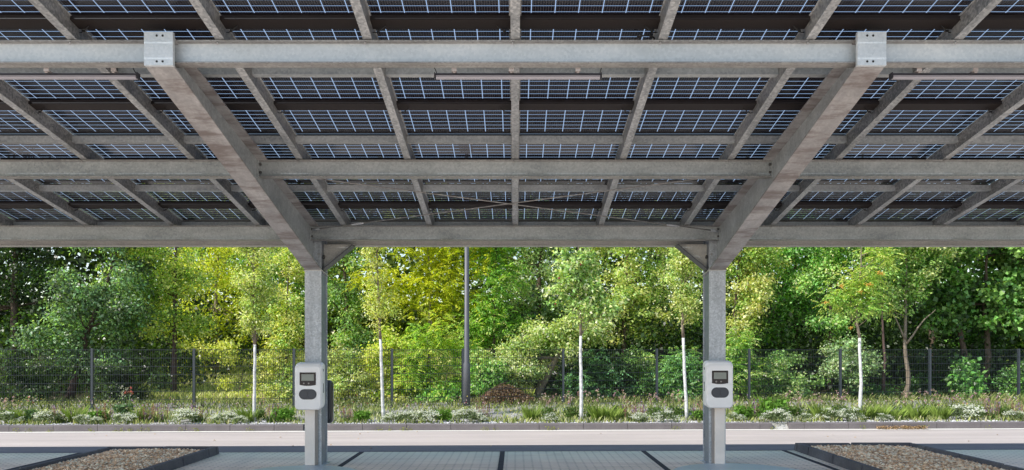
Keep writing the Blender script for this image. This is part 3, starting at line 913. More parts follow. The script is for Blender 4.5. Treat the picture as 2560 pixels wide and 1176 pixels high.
def limbs(mb, trunk, r0, P, nl, mi=0):
    T = [Vector(t) for t in trunk]
    sel = RNG.choice(len(P), min(nl, len(P)), replace=False)
    for i in sel:
        p = Vector(P[i])
        # attach at a trunk point lower than the clump
        best = None
        for a in range(len(T) - 1):
            for t in (0., .25, .5, .75, 1.):
                q = T[a].lerp(T[a + 1], t)
                if q.z < max(p.z - .15, T[1].z): best = (q, (a + t) / (len(T) - 1))
        if best is None: continue
        q, tt = best
        frac = RNG.uniform(.55, 1.0)
        kk = max(int(frac * 1), 0)
        m1 = q.lerp(p, .4) + Vector(RNG.normal(size=3) * .07) + Vector((0, 0, -.08)); m2 = q.lerp(p, .75) + Vector(RNG.normal(size=3) * .08)
        r = r0 * (1 - .75 * tt) * .45
        mb.tube([q, m1, m2, p], [r, r * .65, r * .4, r * .15], 5, mi)

def tree(label, base, trunk, r0, ells, n, col, cat='tree', name='tree', bark='bark', nl=14, group='trees beyond the fence', trunks=None, **kw):
    t = empty(name, base, label, cat, group)
    o, P = foliage('crown', t, ells, n, col, **kw)
    mb = MB()
    allt = [trunk] + (trunks or [])
    for tr in allt:
        m_ = len(tr)
        pts = []
        for i in range(m_ - 1):
            a, b = Vector(tr[i]), Vector(tr[i + 1])
            for q in range(3): pts.append(a.lerp(b, q / 3) + (Vector((random.uniform(-1, 1), random.uniform(-1, 1), 0)) * r0 * .22 if i + q else Vector((0, 0, 0))))
        pts.append(Vector(tr[-1]))
        rad = [r0 * (1 - .8 * i / (len(pts) - 1)) for i in range(len(pts))]; rad[0] *= 1.25
        if tr is not trunk and tr[0][2] > base[2] + .5: rad = [q * .38 for q in rad]
        mb.tube(pts, rad, 9)
    limbs(mb, trunk, r0, P, nl)
    put('trunk', mb, M[bark], t)
    return t

def Z(py, d): return EYE + (880 - py) / F * d
# palette (leaf colours, brightened further in foliage)
DARK = (.010, .020, .007); OAK = (.045, .078, .036); LIME = (.21, .28, .02); YEL = (.19, .235, .018)
GREY = (.115, .185, .045); MID = (.065, .125, .022); VIV = (.08, .16, .035); DEEP = (.03, .066, .018); PALE = (.20, .26, .08)
def bt(px, d): x = bx(px, d); return (x, d, gz(x, d))
def el(px, py, d, rpx, rpy, ry=None, dd=0):
    """ellipsoid measured on the photo at depth d"""
    return (bx(px, d + dd), d + dd, Z(py, d + dd), rpx / F * d, ry if ry else rpx / F * d * .8, rpy / F * d)

gzv = np.vectorize(gz)
# --- individual trees
d = 27.; b = bt(35, d)
tree('dark evergreen-looking tree filling the far left edge', b, [b, (b[0], d, 4), (b[0] + .2, d, 7.5)], .16,
     [el(20, 700, d, 130, 170), el(60, 560, d, 130, 160), el(-90, 800, d, 110, 200)], 15000, DARK, size=.11, clusters=110, cr=.42, var=.5, col2=(.024, .048, .013))
d = 22.6; b = bt(172, d)
tree('blue green oak with a trunk leaning right, near the left edge', b, [b, (bx(200, d), d, Z(900, d)), (bx(218, d), d + .1, Z(820, d)), (bx(262, d), d + .2, Z(690, d)), (bx(300, d), d + .3, Z(560, d))], .115,
     [el(215, 760, d, 120, 90), el(150, 850, d, 90, 70), el(290, 690, d, 80, 75), el(330, 800, d, 80, 60), el(240, 920, d, 60, 40), el(250, 560, d, 110, 90)], 17000, OAK,
     size=.10, clusters=95, cr=.36, var=.45, col2=(.055, .09, .045), bark='bark_red')
d = 23.6; b = bt(435, d)
tree('tree with straight reddish trunk and pale leaves behind the fence, left of the first sapling', b, [b, (bx(437, d), d, Z(860, d)), (bx(438, d), d, Z(700, d)), (bx(440, d), d, Z(520, d))], .10,
     [el(430, 700, d, 110, 80), el(400, 790, d, 85, 55), el(490, 830, d, 70, 60), el(430, 560, d, 130, 90), el(350, 640, d, 60, 60)], 15000, GREY,
     size=.09, clusters=95, cr=.32, var=.4, col2=(.17, .24, .04), bark='bark_red', nl=20)
d = 27.5; b = bt(540, d)
tree('sunlit yellow tree behind the first white-trunked sapling', b, [b, (b[0], d, 4), (b[0] + .2, d, 7)], .09,
     [el(570, 700, d, 130, 90), el(520, 830, d, 110, 80), el(660, 800, d, 80, 100), el(580, 580, d, 140, 80), el(470, 930, d, 60, 35)], 17000, LIME, size=.09, clusters=110, cr=.4, var=.35, col2=YEL, bark='bark_pale')
d = 31.; b = bt(640, d)
tree('grey green tree rising behind the yellow one at the left post', b, [b, (b[0], d, 5), (b[0], d, 8)], .12,
     [el(640, 640, d, 160, 100), el(740, 720, d, 90, 130), el(330, 640, d, 110, 110)], 13000, MID, size=.12, clusters=90, cr=.45, var=.4, col2=GREY)
d = 23.2; b = bt(715, d)
tree('bushy pale leaved young tree right behind the left post', b, [b, (b[0], d, 2.4), (b[0] + .1, d, 4.6)], .05,
     [el(715, 760, d, 55, 130), el(700, 900, d, 60, 90), el(740, 640, d, 60, 60)], 9500, GREY, size=.085, clusters=65, cr=.28, var=.35, col2=(.24, .29, .06), bark='bark_red', nl=10)
d = 25.5; b = bt(865, d)
tree('dull green tree just right of the left post', b, [b, (b[0], d, 3.4), (b[0] - .2, d, 6.6)], .10,
     [el(860, 740, d, 70, 120), el(850, 620, d, 100, 80), el(890, 860, d, 60, 50)], 11000, (.07, .12, .05), size=.095, clusters=75, cr=.36, var=.4, col2=GREY)
d = 24.2; b = bt(1075, d)
tree('bright yellow-leaved ash tree left of the lamp pole', b, [b, (bx(1070, d), d, Z(860, d)), (bx(1080, d), d, Z(700, d)), (bx(1060, d), d, Z(560, d))], .06,
     [el(1060, 690, d, 90, 70), el(990, 740, d, 55, 60), el(1130, 740, d, 60, 90), el(930, 690, d, 45, 30), el(1070, 570, d, 130, 60), el(1200, 650, d, 50, 45), el(900, 640, d, 30, 25)], 23000, YEL,
     size=.105, mode='pinnate', clusters=105, cr=.34, var=.3, col2=LIME, bark='bark_pale', nl=18)
d = 22.; b = bt(1070, d)
tree('fresh green feathery shrub behind the fence left of the lamp pole', b, [b, (b[0], d, 1.2), (b[0] + .1, d, 2.4)], .04,
     [el(1085, 860, d, 85, 60), el(1040, 930, d, 70, 60), el(1130, 960, d, 50, 60)], 15000, VIV, cat='shrub', name='shrub', group='shrubs along the fence', size=.09, mode='pinnate', clusters=55, cr=.3, col2=(.16, .26, .04), nl=8)
d = 24.; b = bt(1235, d)
tree('vivid green feathery tree directly right of the lamp pole', b, [b, (b[0], d, 2.2), (b[0] + .1, d, 5.6)], .06,
     [el(1225, 790, d, 65, 90), el(1240, 680, d, 70, 80), el(1220, 900, d, 65, 70), el(1260, 580, d, 100, 60)], 20000, VIV, size=.095, mode='pinnate', clusters=85, cr=.33, col2=(.12, .24, .05), nl=12)
d = 26.; b = bt(1345, d)
tree('dense ivy-dark tree between the lamp pole and the third sapling', b, [b, (b[0], d, 3.5), (b[0] + .2, d, 7.2)], .14,
     [el(1340, 680, d, 90, 110), el(1400, 790, d, 80, 100), el(1350, 570, d, 120, 70), el(1290, 760, d, 50, 60)], 17000, (.075, .12, .045), size=.085, clusters=110, cr=.34, var=.4, col2=(.15, .21, .09))
d = 22.2; b = bt(1345, d); b = (b[0], b[1], b[2])
tree('tree with a thick pale trunk leaning right over the brushwood', b, [b, (bx(1352, d), d, Z(965, d)), (bx(1390, d), d, Z(895, d)), (bx(1425, d), d + .2, Z(850, d)), (bx(1440, d), d + .4, Z(760, d))], .15,
     [el(1360, 850, d, 90, 45), el(1300, 880, d, 50, 40), el(1450, 830, d, 70, 50), el(1400, 910, d, 40, 25)], 9500, (.10, .15, .05), size=.085, clusters=60, cr=.27, var=.4, col2=(.18, .22, .08), bark='bark_pale', nl=14)
d = 25.; b = bt(1560, d)
tree('pale grey green tree between the third and fourth saplings', b, [b, (b[0], d, 2.8), (b[0] + .2, d, 6.6)], .10,
     [el(1570, 700, d, 100, 90), el(1540, 800, d, 85, 50), el(1620, 790, d, 70, 70), el(1580, 590, d, 130, 60)], 17000, GREY, size=.09, clusters=105, cr=.33, var=.4, col2=(.20, .26, .06), nl=16)
d = 28.; b = bt(1655, d)
tree('dark tree with thin brown trunk behind the fourth sapling', b, [b, (b[0], d, 3.), (b[0] + .1, d, 7)], .10,
     [el(1680, 650, d, 90, 110), el(1700, 800, d, 70, 70), el(1500, 620, d, 90, 90)], 10000, (.05, .09, .02), size=.10, clusters=70, cr=.4, var=.4, col2=(.12, .18, .03))
d = 24.6; b = bt(1845, d)
tree('light leaved tree directly right of the right post', b, [b, (bx(1830, d), d, Z(860, d)), (bx(1845, d), d, Z(700, d)), (bx(1850, d), d, 6)], .085,
     [el(1860, 720, d, 75, 80), el(1850, 820, d, 60, 50), el(1900, 640, d, 90, 70), el(1830, 600, d, 90, 50)], 15000, (.09, .16, .035), size=.09, clusters=90, cr=.3, var=.4, col2=(.22, .29, .07), nl=14)
d = 26.; b = bt(1990, d)
tree('mid green tree halfway between the right post and the rowan sapling', b, [b, (b[0], d, 3), (b[0] - .1, d, 7)], .11,
     [el(1980, 740, d, 80, 100), el(2000, 610, d, 110, 70), el(1950, 850, d, 60, 35)], 15000, (.05, .11, .025), size=.10, clusters=95, cr=.35, var=.45, col2=(.10, .20, .05))
d = 24.5; b = bt(2075, d)
tree('glossy green tree just left of the rowan sapling', b, [b, (b[0], d, 3), (b[0] + .1, d, 6)], .08,
     [el(2060, 700, d, 60, 70), el(2085, 820, d, 45, 45), el(2090, 610, d, 80, 50)], 10000, (.05, .12, .03), size=.095, clusters=65, cr=.3, var=.4, col2=(.13, .22, .06), nl=10)
d = 22.6; b = bt(2206, d)
tree('thin bare-stemmed tree right of the rowan sapling', b, [b, (bx(2212, d), d, Z(900, d)), (bx(2204, d), d, Z(780, d)), (bx(2200, d), d, Z(640, d))], .055,
     [el(2195, 700, d, 50, 70), el(2190, 600, d, 70, 50)], 6000, (.06, .12, .03), size=.09, clusters=45, cr=.28, var=.4, col2=(.14, .21, .06), bark='bark_red', nl=8)
d = 23.; b = bt(2264, d)
tree('tree with slender pale trunk and bare forked branches, second right of the rowan sapling', b, [b, (bx(2272, d), d, Z(960, d)), (bx(2262, d), d, Z(860, d)), (bx(2266, d), d, Z(720, d)), (bx(2262, d), d, Z(600, d))], .085,
     [el(2270, 690, d, 70, 55), el(2300, 610, d, 90, 50), el(2230, 740, d, 40, 30)], 9500, (.07, .14, .03), size=.09, clusters=60, cr=.28, var=.4, col2=(.17, .24, .08), bark='bark_pale', nl=10,
     trunks=[[(bx(2264, d), d, Z(850, d)), (bx(2235, d), d - .1, Z(800, d)), (bx(2210, d), d - .2, Z(760, d))], [(bx(2266, d), d, Z(860, d)), (bx(2300, d), d - .2, Z(800, d)), (bx(2330, d), d - .2, Z(775, d))]])
d = 24.2; b = bt(2455, d)
tree('broad maple with two brown trunks near the right edge', b, [b, (bx(2470, d), d, Z(900, d)), (bx(2462, d), d, Z(760, d)), (bx(2470, d), d, Z(600, d))], .13,
     [el(2440, 720, d, 100, 70), el(2370, 780, d, 60, 60), el(2510, 780, d, 70, 70), el(2450, 600, d, 150, 70), el(2340, 660, d, 60, 50), el(2560, 660, d, 60, 80), el(2420, 960, d, 35, 40)], 17000, DEEP,
     size=.13, aspect=.95, clusters=120, cr=.34, var=.5, col2=(.065, .12, .03), nl=16, trunks=[[bt(2448, d), (bx(2425, d), d + .2, Z(900, d)), (bx(2400, d), d + .2, Z(800, d)), (bx(2410, d), d + .2, Z(650, d))]])
d = 28.; b = bt(2330, d)
tree('deep green tree in the shade behind the slender pale trunk', b, [b, (b[0], d, 4), (b[0], d, 7)], .14,
     [el(2320, 620, d, 120, 110), el(2200, 640, d, 100, 100), el(2440, 850, d, 80, 60)], 11000, (.02, .05, .012), size=.13, clusters=75, cr=.45, var=.5, col2=(.05, .12, .02))
d = 26.5; b = bt(2580, d)
tree('leafy tree cut off by the right edge', b, [b, (b[0], d, 4), (b[0], d, 7)], .14,
     [el(2600, 700, d, 110, 130), el(2560, 590, d, 120, 70), el(2640, 880, d, 90, 80)], 9000, (.05, .11, .02), size=.15, aspect=.85, clusters=75, cr=.42, var=.5, col2=(.16, .24, .03))

# --- shrubs behind the fence
def shrub(label, px, py, d, rpx, rpy, n, col, col2, mode='simple', size=.08, extra=(), var=.4):
    b = bt(px, d)
    ells = [el(px, py, d, rpx, rpy)] + [el(a, b2, d, c2, e2) for a, b2, c2, e2 in extra]
    return tree(label, b, [b, (b[0], d, b[2] + .4), (b[0] + .1, d, b[2] + 1.0)], .03, ells, n, col, cat='shrub', name='shrub', group='shrubs along the fence', size=size, mode=mode, clusters=max(18, int(n / 190)), cr=.24, col2=col2, nl=8, var=var, minz=gz(b[0], d) + .02)
shrub('dark shrub behind the fence at the far left edge', 50, 960, 21.5, 90, 75, 7000, (.011, .022, .008), (.03, .05, .018))
shrub('dark low bush under the leaning oak', 315, 985, 21.6, 75, 50, 6500, (.011, .02, .008), (.028, .045, .018), extra=((270, 940, 50, 40),))
shrub('thin sunlit brush right of the straight reddish trunk', 600, 985, 22.8, 60, 50, 3200, (.14, .19, .03), (.26, .29, .05), extra=((530, 880, 60, 30),))
shrub('leafy bush behind the fence at the left side of the left post', 700, 1000, 21.6, 60, 45, 4200, (.09, .14, .04), (.22, .26, .07))
shrub('mixed bramble directly right of the left post', 870, 930, 21.8, 60, 90, 7500, (.10, .15, .045), (.20, .25, .08), extra=((920, 1000, 50, 40),))
shrub('yellowish undergrowth behind the second white-trunked sapling', 985, 980, 21.8, 60, 60, 5500, (.16, .22, .03), (.25, .29, .05), extra=((960, 880, 50, 50),))
shrub('dark green bush at the foot of the lamp pole, left side', 1110, 1000, 21.2, 45, 40, 4200, (.04, .09, .02), (.09, .17, .03))
shrub('green bush between the lamp pole and the brushwood pile', 1215, 960, 21.4, 45, 70, 6000, (.06, .14, .03), (.15, .22, .07), mode='simple')
shrub('tangled bramble above the brushwood pile', 1300, 930, 21.8, 55, 50, 5500, (.08, .13, .04), (.19, .23, .10))
shrub('dark leafy undergrowth behind the third white-trunked sapling', 1470, 950, 22.2, 65, 80, 7500, (.02, .045, .022), (.045, .09, .045), mode='pinnate', size=.09)
shrub('shaded undergrowth between the third and fourth saplings', 1590, 960, 22.6, 70, 75, 6500, (.02, .05, .02), (.07, .11, .03))
shrub('blue green feathery shrub behind the fourth sapling', 1700, 950, 22.0, 50, 75, 8000, (.04, .085, .038), (.08, .15, .065), mode='pinnate', size=.09)
shrub('fresh green feathery bush right of the right post', 1850, 880, 21.9, 45, 50, 8500, (.07, .14, .038), (.14, .22, .065), mode='pinnate', size=.09, extra=((1830, 950, 50, 50),))
shrub('mixed dark shrub behind the fence, right of the feathery bush', 1940, 940, 22.4, 60, 75, 8000, (.04, .09, .03), (.12, .17, .06), extra=((1990, 970, 50, 50),))
shrub('grey leaved shrub behind the rowan sapling', 2120, 900, 22.4, 60, 60, 6000, (.07, .11, .05), (.14, .19, .10))
shrub('low dark shrub between the rowan sapling and the thin stems', 2180, 1000, 22.9, 55, 40, 4000, (.02, .05, .015), (.05, .1, .03))
shrub('young shrub with large leaves at the foot of the maple', 2420, 960, 23.2, 35, 50, 2600, (.035, .08, .022), (.055, .12, .03), size=.13)
shrub('shaded shrub in the corner at the right edge', 2540, 960, 23.4, 50, 60, 4500, (.025, .06, .02), (.06, .12, .03))
shrub('dark shaded shrub behind the last fence post but one', 2330, 980, 24.4, 70, 50, 4500, (.015, .035, .012), (.04, .08, .02))

# --- the wood further back: one uncountable mass
n = 75000
X = RNG.uniform(-34, 34, n); Yd = RNG.uniform(33, 41, n); Zc = RNG.random(n) ** 1.3 * 9 + .9
C = np.stack([X, Yd, Zc], 1)
Zc[:22000] = RNG.uniform(1.2, 3.6, 22000)
C = np.stack([X, Yd, Zc], 1)
bl = .5 + .5 * np.sin(X * .9 + 3 * np.sin(Zc * .8)) ** 2
lf = np.clip((-X + 1) / 5, 0, 1) * np.clip((X + 17) / 3, 0, 1)  # brighter, yellower leaf colour at left stands in for sunlight
cols = np.array([.055, .10, .02])[None] * bl[:, None] * RNG.uniform(.6, 1.5, (n, 1)) + lf[:, None] * np.array([.30, .36, .03])[None] * RNG.random((n, 1))
V, Fc, cols = leafquads(C, rand_unit(n), rand_unit(n) + np.array([0, -.5, .5]), RNG.uniform(.28, .5, n), RNG.uniform(.18, .32, n), cols)
tag(npmesh('wood', V, Fc, cols, M['leaf']), 'dense shaded wood far behind the fence', 'wood', kind='stuff')

# --- low dark undergrowth between the trunks
n = 60000
X = RNG.uniform(-17, 20, n); Yd = RNG.uniform(23.8, 31.5, n)
kk = (X > -.3 + RNG.normal(0, .5, n)) | (X < -10.2 + RNG.normal(0, .4, n)); X, Yd = X[kk], Yd[kk]; n = len(X)
Zc = gzv(X, Yd) + RNG.random(n) ** 1.1 * (2.3 + .8 * np.sin(X * 1.7) + .5 * np.sin(X * 4.1 + Yd))
C = np.stack([X, Yd, Zc], 1)
V, Fc, cols = leafquads(C, rand_unit(n), rand_unit(n) + np.array([0, -.4, .6]), RNG.uniform(.10, .2, n), RNG.uniform(.07, .13, n), np.array([.045, .085, .022])[None] * RNG.uniform(.4, 1.8, (n, 1)))
tag(npmesh('undergrowth', V, Fc, cols, M['leaf']), 'low dark undergrowth between the tree trunks behind the fence', 'undergrowth', kind='stuff')

# --- brushwood pile (twigs and dead leaves)
d = 20.6; pxc = bx(1262, d)
t = empty('brushwood_pile', (pxc, d, gz(pxc) + .1), 'heap of brown cut brushwood and dead leaves right of the lamp pole', 'brushwood')
mb = MB()
for k in range(170):
    a = random.uniform(0, 6.28); x = pxc + random.gauss(0, .5); y = d + random.gauss(0, .3); h = .55 * math.exp(-((x - pxc) / .55) ** 2)
    p = Vector((x, y, gz(x) + .1 + random.uniform(0, 1) * h)); dv = Vector((math.cos(a), math.sin(a) * .6, random.uniform(-.25, .3))) * random.uniform(.2, .6)
    mb.tube([p - dv * .5, p + Vector((0, 0, .05)), p + dv * .5], [.010, .008, .004], 4)
put('twigs', mb, M['bark'], t)
n = 5200
x = RNG.normal(pxc, .5, n); y = RNG.normal(d, .32, n); h = .5 * np.exp(-((x - pxc) / .6) ** 2 - ((y - d) / .5) ** 2)
C = np.stack([x, y, TILT * x + .11 + h * RNG.random(n) ** .4], 1)
pal = np.array([(.20, .12, .07), (.30, .20, .13), (.13, .08, .05), (.36, .27, .20)]); cc = pal[RNG.integers(0, 4, n)] * RNG.uniform(.7, 1.2, (n, 1))
V, Fc, cc = leafquads(C, rand_unit(n), rand_unit(n) * .8 + np.array([0, 0, .7]), RNG.uniform(.05, .1, n), RNG.uniform(.03, .06, n), cc)
npmesh('dead_leaves', V, Fc, cc, M['petal'], t)

# --- saplings with white painted trunks, staked out along the bed
def sapling(label, pts, zwhite, ells, n, col, col2, mode='simple', size=.07, berries=None, bcol=None, clusters=60, cr=.16, nl=22):
    b = pts[0]; t = empty('sapling_tree', b, label, 'sapling', 'white-trunked saplings in the bed')
    o, P = foliage('crown', t, ells, n, col, mode=mode, size=size, clusters=clusters, cr=cr, col2=col2, var=.35)
    mb = MB(); T = [Vector(p) for p in pts]
    lo = [p for p in T if p.z <= zwhite + 1e-3]; hi = [p for p in T if p.z >= zwhite - 1e-3]
    def dens(q, amp):
        r = []
        for i in range(len(q) - 1):
            for k in range(4): r.append(q[i].lerp(q[i + 1], k / 4) + (Vector((random.uniform(-1, 1), random.uniform(-1, 1), 0)) * amp if (i + k) else Vector((0, 0, 0))))
        r.append(q[-1]); return r
    L1 = dens(lo, .007); mb.tube(L1, [.036 - .008 * i / (len(L1) - 1) + random.uniform(-.002, .002) for i in range(len(L1))], 10, 1)
    H1 = dens(hi, .012); mb.tube(H1, [.031 * (1 - .8 * i / (len(H1) - 1)) for i in range(len(H1))], 7, 0)
    sel = RNG.choice(len(P), min(nl, len(P)), replace=False)
    for i in sel:
        p = Vector(P[i]); q = None
        for h in H1:
            if h.z < p.z - .25: q = h
        if q is None: q = H1[0]
        m1 = q.lerp(p, .5) + Vector((0, 0, -.06)); mb.tube([q, m1, p], [.011, .007, .003], 4, 0)
    put('trunk', mb, [M['bark_pale'], M['limewash']], t)
    if berries:
        n0 = 0; V = []; Fs = []
        base = np.array([(1, 0, 0), (0, 1, 0), (-1, 0, 0), (0, -1, 0), (0, 0, 1), (0, 0, -1)], float)
        fc = np.array([(0, 1, 4), (1, 2, 4), (2, 3, 4), (3, 0, 4), (1, 0, 5), (2, 1, 5), (3, 2, 5), (0, 3, 5)])
        for (bp, cnt, sp, r) in berries:
            for q in range(cnt):
                c0 = np.array(bp) + RNG.normal(size=3) * sp * np.array([1, 1, .5]); V.append(base * r + c0); Fs.append(fc + n0); n0 += 6
        V = np.concatenate(V); Fs = np.concatenate(Fs)
        npmesh('fruit', V, Fs, np.tile(np.array(bcol), (len(Fs), 1)) * RNG.uniform(.7, 1.2, (len(Fs), 1)), M['petal'], t, smooth=True)
    return t
def sp(px, py, d): x = bx(px, d); return (x, d, Z(py, d) if py else bedz(x))
d = 15.25
sapling('first white-trunked sapling from the left, with airy grey green crown', [sp(636, None, d), sp(637, 950, d), sp(637, 862, d), sp(634, 700, d), sp(637, 560, d)], Z(862, d),
        [el(635, 720, d, 52, 75), el(637, 620, d, 45, 70), el(640, 800, d, 36, 34)], 8500, (.12, .18, .05), (.20, .26, .07), size=.05, clusters=80)
sapling('slim sapling with slightly crooked white trunk between left post and lamp pole', [sp(959, None, d), sp(955, 950, d), sp(951, 848, d), sp(945, 720, d), sp(940, 560, d)], Z(848, d),
        [el(945, 760, d, 40, 60), el(942, 660, d, 38, 60), el(935, 590, d, 40, 40)], 4600, (.15, .20, .05), (.26, .27, .06), size=.045, clusters=62)
sapling('white-trunked fruit sapling with large grey leaves and a few red fruits, right of the brushwood', [sp(1454, None, d), sp(1452, 950, d), sp(1452, 840, d), sp(1450, 720, d), sp(1446, 590, d)], Z(840, d),
        [el(1450, 740, d, 60, 65), el(1440, 660, d, 60, 50), el(1500, 760, d, 50, 40), el(1385, 700, d, 35, 30)], 5200, (.09, .15, .05), (.16, .22, .08), size=.075, clusters=70,
        berries=[(sp(1450, 655, d - .25), 2, .03, .026), (sp(1400, 697, d - .2), 2, .03, .024), (sp(1393, 760, d - .2), 1, .02, .024), (sp(1452, 662, d - .3), 1, .02, .024)], bcol=(.38, .09, .08))
sapling('white-trunked sapling just left of the right post', [sp(1718, None, d), sp(1713, 960, d), sp(1708, 845, d), sp(1706, 720, d), sp(1708, 560, d)], Z(845, d),
        [el(1708, 730, d, 42, 75), el(1712, 640, d, 38, 60)], 6800, (.11, .17, .05), (.19, .25, .07), size=.05, clusters=70)
sapling('rowan sapling with white trunk and orange berry clusters, right of the right post', [sp(2149, None, d), sp(2152, 960, d), sp(2149, 845, d), sp(2140, 790, d), sp(2150, 700, d), sp(2156, 580, d)], Z(845, d),
        [el(2120, 720, d, 45, 45), el(2175, 770, d, 42, 40), el(2160, 690, d, 45, 45), el(2100, 760, d, 30, 25), el(2190, 640, d, 40, 40)], 8500, (.08, .16, .04), (.17, .24, .05), mode='pinnate', size=.055, clusters=52, cr=.17,
        berries=[(sp(2201, 683, d - .35), 40, .035, .012), (sp(2172, 712, d - .35), 44, .035, .012), (sp(2152, 730, d - .35), 34, .03, .012), (sp(2104, 716, d - .35), 26, .035, .012), (sp(2064, 757, d - .3), 18, .03, .012), (sp(2128, 820, d - .2), 14, .03, .012)], bcol=(.75, .48, .10))

# --- plants of the bed
def clump_mesh(kind, seed):
    r = np.random.default_rng(seed); Vs = []; Fs = []; Cs = []; k0 = 0
    def blades(n, rad, h0, h1, w, col, lean, spread=1.0):
        nonlocal k0
        a = r.uniform(0, 6.28, n); rr = rad * np.sqrt(r.random(n)); x = np.cos(a) * rr; y = np.sin(a) * rr
        h = r.uniform(h0, h1, n); a2 = a + r.normal(0, .6, n); ln = lean * r.random(n) * h
        tx = x + np.cos(a2) * ln * spread; ty = y + np.sin(a2) * ln * spread
        px_, py_ = -np.sin(a2) * w / 2, np.cos(a2) * w / 2
        mid = .55
        mx, my = x + (tx - x) * .35, y + (ty - y) * .35
        z0 = np.zeros(n)
        V = np.stack([np.stack([x - px_, y - py_, z0], 1), np.stack([x + px_, y + py_, z0], 1), np.stack([mx + px_, my + py_, h * mid + .0], 1), np.stack([tx, ty, h], 1)], 1).reshape(-1, 3)
        Vs.append(V); Fs.append(np.arange(n * 4).reshape(n, 4) + k0); k0 += 4 * n
        Cs.append(np.array(col)[None] * r.uniform(.65, 1.35, (n, 1))); return tx, ty, h
    def dots(P, s, col, var=.2):
        nonlocal k0
        n = len(P); D = r.normal(size=(n, 3)); Nn = r.normal(size=(n, 3)) + np.array([0, -.3, .8])
        V, F_, c = leafquads(P, D, Nn, np.full(n, s), np.full(n, s * .8), np.clip(np.array(col)[None] * r.uniform(1 - var, 1 + var, (n, 1)), 0, .95), .1)
        Vs.append(V); Fs.append(F_ + k0); k0 += 4 * n; Cs.append(c)
    if kind == 'white':       # low grey cushion covered with white umbels
        u = r.normal(size=(420, 3)); u /= np.linalg.norm(u, axis=1, keepdims=True); u[:, 2] = abs(u[:, 2])
        P = u * np.array([.24, .2, .19]) * r.uniform(.6, 1, (420, 1)); dots(P, .04, (.15, .2, .10), .4)
        lob = r.normal(size=(16, 3)); lob /= np.linalg.norm(lob, axis=1, keepdims=True); lob[:, 2] = abs(lob[:, 2])
        lob = lob * np.array([.24, .2, .22])
        for l in lob: dots(l + r.normal(size=(34, 3)) * np.array([.035, .035, .018]), .024, (.78, .80, .76), .12)
        dots(lob[r.integers(0, 16, 60)] + r.normal(size=(60, 3)) * .05, .03, (.25, .32, .18), .3)
    elif kind == 'salvia':
        tx, ty, h = blades(60, .10, .08, .2, .012, (.07, .14, .03), .5)
        tx, ty, h = blades(16, .16, .24, .42, .006, (.20, .12, .10), .12)
        for i in range(16):
            m = 22; P = np.stack([np.full(m, tx[i]) + r.normal(0, .007, m), np.full(m, ty[i]) + r.normal(0, .007, m), h[i] - r.random(m) * .17], 1)
            dots(P, .018, (.34, .17, .15) if r.random() < .62 else (.25, .10, .38), .25)
    elif kind == 'grass':
        blades(150, .10, .12, .30, .008, (.26, .36, .08), .8)
        blades(60, .12, .08, .22, .010, (.16, .24, .05), .9)
    elif kind == 'herb':
        blades(50, .12, .1, .25, .018, (.10, .17, .04), .6)
        tx, ty, h = blades(14, .13, .3, .55, .006, (.16, .19, .07), .3)
        for i in range(14): dots(np.stack([tx[i] + r.normal(0, .012, 12), ty[i] + r.normal(0, .012, 12), h[i] + r.normal(0, .012, 12)], 1), .024, [(.55, .36, .38), (.55, .46, .36), (.48, .30, .36)][r.integers(0, 3)], .2)
        dots(np.stack([r.uniform(-.17, .17, 260), r.uniform(-.15, .15, 260), r.uniform(.0, .22, 260)], 1), .045, (.10, .18, .04), .4)
    elif kind == 'leafy':
        u = np.clip(r.normal(size=(420, 3)), -1.5, 1.5) * np.array([.10, .09, .11]); u[:, 2] = abs(u[:, 2]) + .01; dots(u, .05, (.13, .27, .04), .4)
        blades(30, .1, .15, .32, .012, (.16, .28, .05), .5)
    elif kind == 'tall':
        u = np.clip(r.normal(size=(420, 3)), -1.4, 1.4) * np.array([.08, .07, .18]); u[:, 2] = abs(u[:, 2]) + .01; dots(u, .055, (.13, .22, .10), .4)
        tx, ty, h = blades(8, .08, .45, .62, .01, (.12, .2, .08), .15)
        for i in range(8): dots(np.stack([tx[i] + r.normal(0, .014, 14), ty[i] + r.normal(0, .014, 14), h[i] + r.normal(0, .014, 14)], 1), .017, (.60, .16, .14) if i % 2 else (.6, .58, .5), .2)
    return np.concatenate(Vs), np.concatenate(Fs), np.concatenate(Cs)
CL = {}
def plant(kind, px, d, s, label, cat, name, group):
    key = (kind, int(px) % 3)
    x = bx(px, d)
    if key not in CL:
        V, F_, c = clump_mesh(kind, hash(key[1]) + len(kind) * 7 + 3); o = npmesh(name, V, F_, c, M['petal'])
        CL[key] = (o, o.location.copy())
    else:
        o = CL[key][0].copy(); o.name = name; COL.objects.link(o)
    o.location = (x, d, bedz(x)); o.rotation_euler = (0, 0, random.uniform(0, 6.28)); o.scale = (s * random.uniform(.9, 1.2), s, s * random.uniform(.88, 1.1))
    if kind == 'white': o.scale = (s * .95, s * .9, s * .68)
    tag(o, label, cat, group)
    return o
W = 'white-flowering cushion plants along the kerb'
